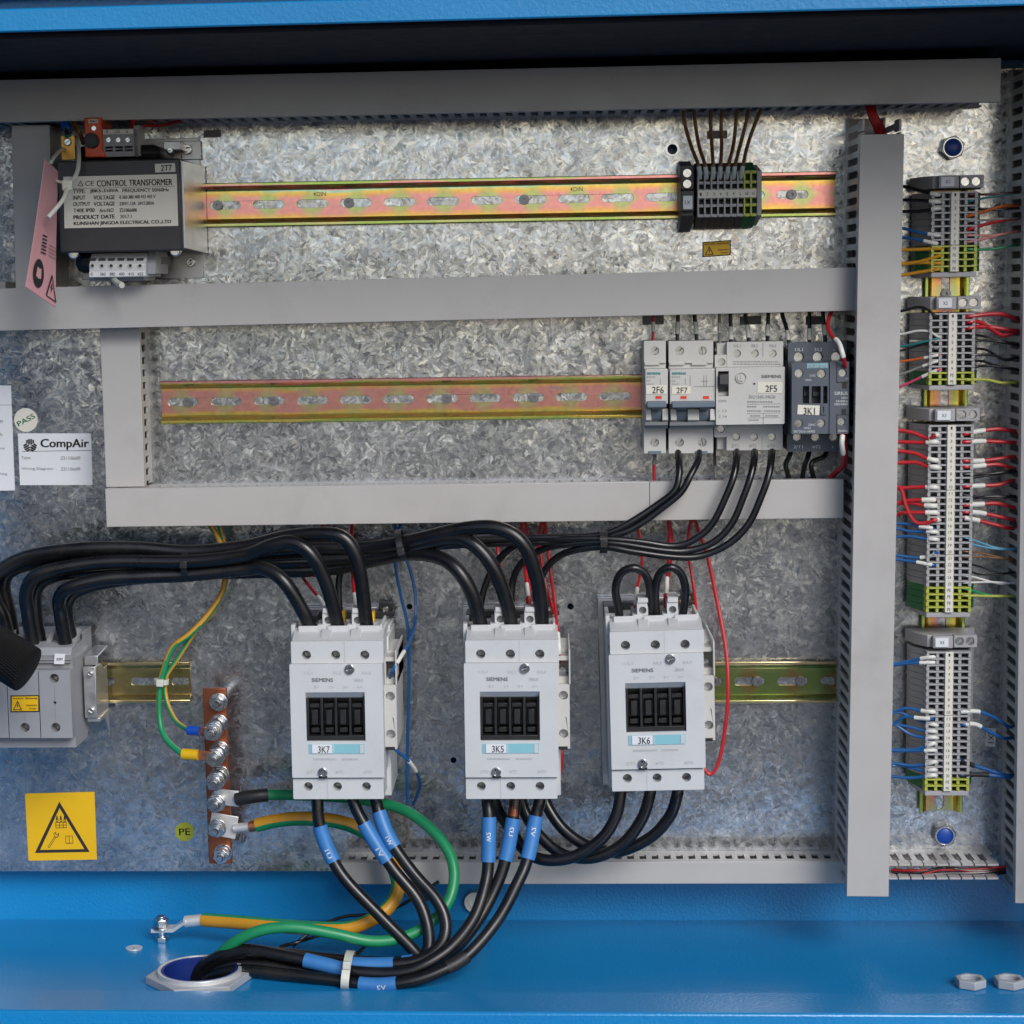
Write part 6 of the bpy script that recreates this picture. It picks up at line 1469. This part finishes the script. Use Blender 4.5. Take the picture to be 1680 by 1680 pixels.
side(1, 'left', [
    (K_, 4.5, None, Lf([(1480, 510), (1504, 504), (1520, 507), (1536, 519)])), ('pvc_white', 4, None, Lf([(1481, 548), (1504, 543), (1525, 544), (1538, 552)])), ('pvc_teal', 4, None, Lf([(1479, 568), (1502, 564), (1536, 556)])),
    (K_, 4, None, Lf([(1479, 575), (1510, 566), (1535, 562)])), ('pvc_grey', 4.5, None, Lf([(1508, 560), (1520, 563), (1534, 571)])), ('pvc_orange', 4, (.60, .85), Lf([(1477, 593), (1511, 588), (1537, 583)])),
    ('pvc_grey', 4, (.58, .86), Lf([(1478, 614), (1513, 601), (1536, 593)])), ('pvc_magenta', 4.5, (.56, .83), Lf([(1477, 634), (1511, 619), (1538, 607)]))])
side(1, 'right', [
    (RD, 7, None, Rt([(1586, 519), (1628, 515), (1650, 517), (1670, 525)])), (RD, 7, None, Rt([(1587, 528), (1609, 529), (1628, 541), (1645, 550), (1668, 545)])), (RD, 7, None, Rt([(1587, 538), (1618, 536), (1668, 543)])),
    (K_, 4, None, Rt([(1588, 549), (1620, 553), (1668, 566)])), (K_, 4, None, Rt([(1588, 559), (1628, 559), (1668, 566)])), (K_, 4, None, Rt([(1588, 572), (1618, 574), (1645, 589), (1668, 587)])), (K_, 4, None, Rt([(1588, 582), (1628, 583), (1650, 591), (1668, 587)])),
    (K_, 4, None, Rt([(1588, 592), (1614, 593), (1637, 601), (1668, 607)])), (K_, 4, None, Rt([(1588, 603), (1618, 600), (1647, 603), (1668, 607)])), ('tyellow', 5, None, Rt([(1584, 623), (1618, 623), (1643, 628), (1668, 627)]))])
side(2, 'left', [
    (RD, 6.5, (.80, .98), Lf([(1475, 706), (1498, 710), (1515, 717), (1526, 719), (1535, 714)])), (RD, 6.5, (.68, .93), Lf([(1475, 725), (1512, 726), (1533, 725)])), (RD, 6.5, (.70, .94), Lf([(1475, 740), (1502, 744), (1517, 751), (1533, 755)])),
    (RD, 6.5, (.72, .96), Lf([(1475, 759), (1504, 759), (1521, 765), (1536, 767)])), (RD, 6.5, (.68, .92), Lf([(1473, 801), (1512, 799), (1533, 799.5)])), (RD, 6.5, (.86, .97), Lf([(1473, 799), (1480, 806), (1487, 832), (1501, 856), (1520, 858), (1535, 853)])),
    (RD, 6.5, (.64, .88), Lf([(1473, 825), (1494, 821), (1529, 820)])), (RD, 6.5, (.66, .90), Lf([(1473, 826), (1494, 825), (1513, 829), (1531, 830)])), (RD, 6.5, (.68, .93), Lf([(1473, 844), (1487, 841), (1532, 841)])),
    (B2, 5, (.60, .84), Lf([(1472, 859), (1494, 860), (1508, 864), (1526, 866)])), (B2, 5, (.68, .92), Lf([(1472, 867), (1494, 872), (1515, 872), (1533, 873)])), (B2, 5, (.72, .94), Lf([(1472, 881), (1494, 880), (1518, 884), (1534, 885)])),
    (B2, 5, (.54, .82), Lf([(1470, 911), (1502, 915), (1527, 912), (1535, 907)])), (B2, 5, (.54, .82), Lf([(1470, 918), (1502, 922), (1530, 927)]))])
side(2, 'right', [
    (RD, 6.5, (.20, .42), Rt([(1580, 712), (1603, 708), (1637, 704), (1662, 707)])), (RD, 6.5, (.20, .42), Rt([(1580, 725), (1620, 724), (1662, 726)])), (RD, 6.5, (.20, .42), Rt([(1580, 756), (1610, 756), (1658, 750)])), (RD, 6.5, (.20, .42), Rt([(1580, 766), (1603, 765), (1637, 762), (1664, 769)])),
    (K_, 4.5, None, Rt([(1580, 778), (1628, 777), (1666, 771)])), (K_, 4.5, None, Rt([(1580, 785), (1620, 780), (1666, 773)])), (RD, 6.5, (.20, .42), Rt([(1580, 798), (1610, 797), (1640, 795), (1658, 789)])), (K_, 4.5, None, Rt([(1580, 812), (1628, 818), (1666, 814)])), (K_, 4.5, None, Rt([(1580, 820), (1618, 815), (1666, 815)])),
    (RD, 6.5, (.16, .39), Rt([(1580, 828.6), (1610, 827), (1637, 826), (1664, 833)])), (RD, 6.5, (.20, .42), Rt([(1580, 840), (1612, 842), (1664, 853)])), (RD, 6.5, (.10, .36), Rt([(1580, 850), (1605, 854), (1654, 866)])),
    ('pvc_lblue', 3.5, None, Rt([(1580, 882), (1608, 890), (1637, 899), (1666, 900)])), ('pvc_lblue', 3.5, None, Rt([(1580, 890), (1612, 897), (1640, 901), (1666, 901)])), ('pvc_brown', 3, None, Rt([(1580, 905), (1608, 907), (1647, 916), (1666, 918)])), ('pvc_brown', 3, None, Rt([(1580, 914), (1620, 914), (1666, 919)])),
    (K_, 3.2, None, Rt([(1580, 924), (1609, 930), (1640, 940), (1666, 939)])), (K_, 3.2, None, Rt([(1580, 934), (1605, 942), (1632, 943), (1666, 939)]))])
side2 = [('pvc_white', 3.6, None, Rt([(1582, 945), (1599, 947), (1637, 957), (1662, 956)])), ('pvc_white', 3.2, None, Rt([(1582, 956), (1625, 955), (1662, 957)])), ('pvc_green', 4.5, None, Rt([(1580, 966), (1609, 973), (1637, 979), (1660, 978)])), ('tyellow', 4.5, None, Rt([(1580, 977), (1625, 978), (1660, 978)]))]
for (mk, w, sl, pts), lb in zip(side2, ('upper white wire leaving the longest right terminal strip above its earth terminals', 'lower white wire leaving the longest right terminal strip above its earth terminals',
                                       'green wire leaving the topmost earth terminal of the longest right terminal strip', 'yellow wire leaving the second earth terminal of the longest right terminal strip')):
    wire('control_wire', lb, 'wire', pts, w, M[mk], 'control wires at the right terminal strips', seg=8, n=5)
side(3, 'left', [
    (B2, 5, (.62, .88), Lf([(1467, 1089), (1494, 1084), (1512, 1080), (1529, 1078)])), (B2, 5, (.62, .88), Lf([(1467, 1091), (1494, 1088), (1529, 1087)])), (B2, 5.5, (.64, .88), Lf([(1465, 1168), (1487, 1162), (1513, 1166), (1529, 1168)])), (B2, 5.5, (.56, .82), Lf([(1465, 1188), (1484, 1176), (1506, 1178), (1526, 1179)])),
    (B2, 5, (.72, .92), Lf([(1480, 1170), (1513, 1184), (1533, 1189)])), (B2, 5, (.70, .92), Lf([(1465, 1188), (1494, 1193), (1517, 1199), (1531, 1200)])), (B2, 5, (.72, .94), Lf([(1465, 1187), (1494, 1205), (1517, 1210), (1533, 1210)])),
    (B2, 5.5, (.74, .93), Lf([(1464, 1230), (1494, 1230), (1516, 1226), (1530, 1220)])), (B2, 5, (.70, .92), Lf([(1464, 1232), (1494, 1232), (1530, 1231)])), (B2, 5.5, (.74, .95), Lf([(1464, 1252), (1494, 1256), (1519, 1254), (1532, 1250)])), (B2, 5, (.70, .92), Lf([(1480, 1256), (1500, 1261), (1517, 1264), (1531, 1263)])), (B2, 5.5, (.72, .93), Lf([(1464, 1274), (1494, 1276), (1517, 1274), (1531, 1272)]))])
side(3, 'right', [(B2, 6, (.08, .36), Rt([(1576, 1167.5), (1606, 1167.5), (1633, 1178), (1654, 1192)])), (B2, 6, (.14, .42), Rt([(1576, 1188.5), (1601, 1188.5), (1628, 1203), (1648, 1211)]))])
for lb, pts, f in (('blue wire with black sleeve, upper of two thick ones leaving the lowest right strip', Rt([(1574, 1247), (1592, 1254), (1618, 1262), (1650, 1272)]), .34), ('blue wire with long black sleeve, lower of two thick ones leaving the lowest right strip', Rt([(1574, 1271), (1614, 1271), (1652, 1275)]), .54)):
    wire('control_wire', lb, 'wire', pts, 6.5, M[B2], 'control wires at the right terminal strips', ((0.02, f, M['shrink_black'], 'shrink_sleeve', 1.25),), n=5)

# brown wires of the short strip
for i, (pts) in enumerate((((1120, 176), (1124, 205), (1134, 240), (1146, 272), (1149, 299)), ((1138, 176), (1141, 205), (1147, 240), (1157, 272), (1160, 299)), ((1166, 176), (1166, 205), (1168, 240), (1170, 272), (1170, 299)), ((1185, 176), (1183, 205), (1184, 240), (1182, 272), (1181, 299)),
                          ((1210, 176), (1207, 205), (1203, 240), (1195, 272), (1192, 299)), ((1229, 176), (1223, 205), (1214, 240), (1206, 272), (1203, 299)), ((1250, 176), (1238, 205), (1226, 240), (1219, 272), (1214, 299)))):
    dd = (.040, .038, .042, .054, .043)
    wire('brown_wire', 'brown wire rising to the upper duct, %s from the left above the dark strip' % ORD[i], 'wire', [(x, y, d) for (x, y), d in zip(pts, dd)], 6, M['pvc_brown'], 'brown wires above the short strip', ((.76, .93, M['nylon'], 'marker_sleeve', 1.25),))

# wires into the top of the breaker row
def top(label, mk, x0, x1, w, ys, mat=WS, lab2=None, yend=566):
    wire('feed_wire', label, 'wire', [(x0, 496, .030), (x0 + (x1 - x0) * .3, 520, .030), (x0 + (x1 - x0) * .75, 542, .031), (x1, yend, .033)], w, M[mk], 'wires entering the top of the breaker row', (((ys[0] - 496) / (yend - 496), (ys[1] - 496) / (yend - 496), mat, 'marker_sleeve', 1.25),))
top('red wire entering the top of breaker 2F6', 'pvc_red', 1073, 1071, 5, (528, 544), M['nylon'])
top('black wire entering the left pole of breaker 2F7 from above', 'pvc_black', 1113, 1111, 6.5, (528, 548), M['nylon'])
top('black wire entering the right pole of breaker 2F7 from above', 'pvc_black', 1138, 1143.5, 6.5, (528, 548), M['nylon'])
top('dark grey wire left of the upper terminals of switch 2F5', 'pvc_grey', 1180, 1181, 5, (530, 546), M['nylon'], yend=570)
top('black wire with white sleeve entering the left pole of switch 2F5 from above', 'pvc_black', 1198, 1199.5, 6.5, (536, 557))
top('black wire with white sleeve entering the middle pole of switch 2F5 from above', 'pvc_black', 1221, 1229, 6.5, (533, 554))
top('black wire with white sleeve entering the right pole of switch 2F5 from above', 'pvc_black', 1261, 1259, 6.5, (532, 551))
top('black wire with white sleeve entering the left pole of contactor 3K1 from above', 'pvc_black', 1280, 1295, 6.5, (542, 558))
top('black wire with white sleeve entering the middle pole of contactor 3K1 from above', 'pvc_black', 1328, 1328, 6.5, (539, 558))
top('black wire with white sleeve entering the right pole of contactor 3K1 from above', 'pvc_black', 1349, 1354, 6.5, (533, 550))
wire('coil_wire', 'red wire with white sleeve curving down onto the coil module of 3K1', 'wire', [(1372, 500, .05), (1362, 516, .055), (1358, 532, .062), (1364, 550, .072), (1376, 562, .082), (1382, 580, .088), (1386, 598, .082), (1386, 604, .076)], 6.5, M['pvc_red'], None, ((.55, .80, WS, 'marker_sleeve', 1.25),))
wire('coil_wire', 'red wire with white sleeve hanging below the coil module of 3K1', 'wire', [(1382, 706, .07), (1382, 716, .08), (1381, 730, .08), (1384, 752, .07), (1380, 766, .06), (1366, 778, .05), (1354, 794, .04)], 6.5, M['pvc_red'], None, ((.14, .38, WS, 'marker_sleeve', 1.35),))
wire('coil_wire', 'second red wire bending back into the duct below the coil module of 3K1', 'wire', [(1386, 706, .06), (1388, 740, .068), (1388, 762, .06), (1379, 770, .05), (1366, 782, .04)], 6, M['pvc_red'])
wire('feed_wire', 'red wire dropping from breaker 2F6 into the lower duct', 'wire', [(1075, 736, .030), (1074, 752, .034), (1073, 770, .034), (1074, 800, .034)], 5.5, M['pvc_red'], None, ((.10, .42, M['pvc_grey'], 'marker_sleeve', 1.2),))
wire('feed_wire', 'dark wire with grey end dropping beside switch 2F5 into the lower duct', 'wire', [(1172, 725, .026), (1172.5, 750, .028), (1173.5, 770, .028), (1174, 800, .03)], 5, M['tdark'], None, ((.52, .80, M['pvc_grey'], 'marker_sleeve', 1.2),))
for lb, pts in (('left black wire leaving the bottom of contactor 3K1', [(1299, 730, .03), (1296, 746, .036), (1289, 762, .036), (1292, 776, .034), (1298, 798, .03)]), ('middle black wire leaving the bottom of contactor 3K1', [(1329, 730, .03), (1326, 748, .036), (1319, 768, .036), (1315, 798, .03)]),
                ('right black wire leaving the bottom of contactor 3K1 in a double bend', [(1358, 730, .03), (1353, 748, .036), (1334, 757, .036), (1331, 770, .036), (1340, 798, .03)])):
    wire('feed_wire', lb, 'wire', pts, 8, M['pvc_black'])

# red control wires below the middle duct
def red(label, pts, w=5.5, sl=(), mk='pvc_red', n=6): return wire('control_wire', label, 'wire', pts, w, M[mk], None, sl, n=n)
red('red wire with white sleeve sloping to the left coil terminal of 3K7', [(538, 852, .03), (518, 878, .028), (498, 908, .026), (494, 940, .03), (508, 962, .05), (526, 984, .072), (536, 1003, .078), (538, 1012, .074)], sl=((.80, .96, WS, 'marker_sleeve', 1.3),))
red('red wire with white sleeve dropping to the right coil terminal of 3K7', [(578, 852, .03), (577, 885, .028), (578, 925, .03), (580, 960, .055), (582, 985, .074), (584, 1006, .078), (585, 1012, .074)], sl=((.76, .94, WS, 'marker_sleeve', 1.3),))
red('red wire vanishing behind the black cables above the left coil terminal of 3K5', [(814, 852, .03), (815, 885, .028), (818, 915, .03), (826, 960, .05), (829, 1000, .072), (829, 1012, .07)])
red('left of two red wires dropping to the right coil terminal of 3K5', [(857, 852, .03), (855, 890, .026), (861, 930, .04), (865, 965, .066), (867, 985, .076), (869, 1010, .074)], sl=((.68, .84, WS, 'marker_sleeve', 1.3), (.85, .96, M['boot_red'], 'ferrule', 1.6)))
red('right of two red wires dropping to the right coil terminal of 3K5', [(862, 852, .03), (866, 890, .024), (869, 930, .036), (868, 965, .060), (868, 984, .070), (869, 1008, .072)])
red('red wire with white sleeve running down to the auxiliary contact of 3K5', [(893, 852, .03), (899, 905, .026), (906, 960, .034), (911, 1000, .060), (916, 1046, .092), (917, 1066, .100), (918, 1086, .090)], sl=((.78, .92, WS, 'marker_sleeve', 1.3),))
red('red wire crossing behind the black cable to the flank of 3K5', [(890, 852, .03), (884, 885, .024), (890, 930, .024), (899, 975, .03), (910, 1010, .05), (914, 1040, .08)])
red('red wire with white sleeve hanging at the lower right flank of 3K5', [(917, 1222, .07), (921, 1236, .075), (919, 1265, .07), (914, 1285, .06), (909, 1300, .05)], w=8, sl=((.60, .80, WS, 'marker_sleeve', 1.15),))
red('red wire with white sleeve curving to the left coil terminal of 3K6', [(1042, 852, .03), (1050, 880, .03), (1054, 910, .032), (1051, 940, .046), (1046, 962, .066), (1043, 985, .078), (1042, 996, .074)], sl=((.78, .95, WS, 'marker_sleeve', 1.3),))
red('left of two red wires ending in a red ferrule at 3K6', [(1096, 852, .03), (1099, 888, .026), (1096, 925, .04), (1094, 955, .066), (1093, 980, .078), (1092, 996, .072)], sl=((.66, .86, WS, 'marker_sleeve', 1.35), (.86, .98, M['boot_red'], 'ferrule', 1.7)))
red('right of two red wires ending in a red ferrule at 3K6', [(1098, 852, .028), (1103, 888, .022), (1100, 925, .034), (1096, 955, .058), (1093, 980, .070)])
red('red wire running straight down behind the right jumper loop of 3K6', [(1134, 852, .03), (1129, 883, .026), (1131, 917, .028), (1139, 970, .036), (1144, 1020, .06)])
red('long red wire bowing out to the right of 3K6 and back to its foot', [(1138, 848, .03), (1146, 870, .026), (1160, 909, .026), (1177, 989, .03), (1190, 1060, .04), (1194, 1110, .048), (1193, 1165, .050), (1184, 1230, .05), (1174, 1262, .05), (1164, 1270, .05), (1156, 1262, .05), (1152, 1250, .048)], w=6.5)
# blue wires at 3K7
red('blue wire hanging straight down right of contactor 3K7', [(642, 852, .03), (654, 882, .024), (649, 926, .026), (657, 974, .026), (669, 1031, .026), (671, 1117, .028), (668, 1246, .028), (669, 1318, .03)], w=5.5, mk='pvc_blue', sl=((.965, 1.0, M['zinc'], 'bare_end', .9),))
red('blue wire with white sleeve curving into the top of the auxiliary contact of 3K7', [(661, 852, .03), (652, 882, .022), (670, 926, .024), (681, 974, .026), (681, 1020, .034), (672, 1052, .060), (656, 1080, .096), (645, 1098, .104), (639, 1114, .096)], w=5.5, mk='pvc_blue', sl=((.78, .90, WS, 'marker_sleeve', 1.3),))
red('blue wire with white sleeve curling out below the auxiliary contact of 3K7', [(642, 1226, .088), (650, 1231, .09), (668, 1246, .08), (681, 1263, .066), (689, 1283, .05), (686, 1300, .04), (678, 1320, .03)], w=5.5, mk='pvc_blue', sl=((.26, .46, WS, 'marker_sleeve', 1.3),))
# red bundle in the tall duct, wires in the open duct at the lower right
for i, (a, b_) in enumerate(((1424, 1438), (1429, 1444), (1433, 1450))):
    wire('bundle_wire', '%s of three red wires rising into the open top of the tall duct' % ('left', 'middle', 'right')[i], 'wire', [(a - 3, 168, .05), (a + 4, 190, .055), (b_, 215, .055), (b_ + 3, 250, .05)], 8, M['pvc_red'], 'red wires in the top of the tall duct')
for i, (mk, y0, y1, w) in enumerate((('pvc_red', 1427, 1424, 5), ('pvc_black', 1431, 1427, 5.5), ('pvc_black', 1435, 1430, 6), ('pvc_red', 1437, 1428, 5), ('pvc_black', 1439, 1434, 5))):
    wire('bundle_wire', '%s wire, %s from the top in the open duct at the lower right' % (CN[mk], ORD[i]), 'wire', [(1462, y0, .030), (1500, y0 + 1, .034), (1550, y1 + 3 * (-1) ** i, .034), (1600, y1 + 2, .034), (1650, y1 - 2, .03)], w, M[mk], 'wires in the open duct at the lower right')
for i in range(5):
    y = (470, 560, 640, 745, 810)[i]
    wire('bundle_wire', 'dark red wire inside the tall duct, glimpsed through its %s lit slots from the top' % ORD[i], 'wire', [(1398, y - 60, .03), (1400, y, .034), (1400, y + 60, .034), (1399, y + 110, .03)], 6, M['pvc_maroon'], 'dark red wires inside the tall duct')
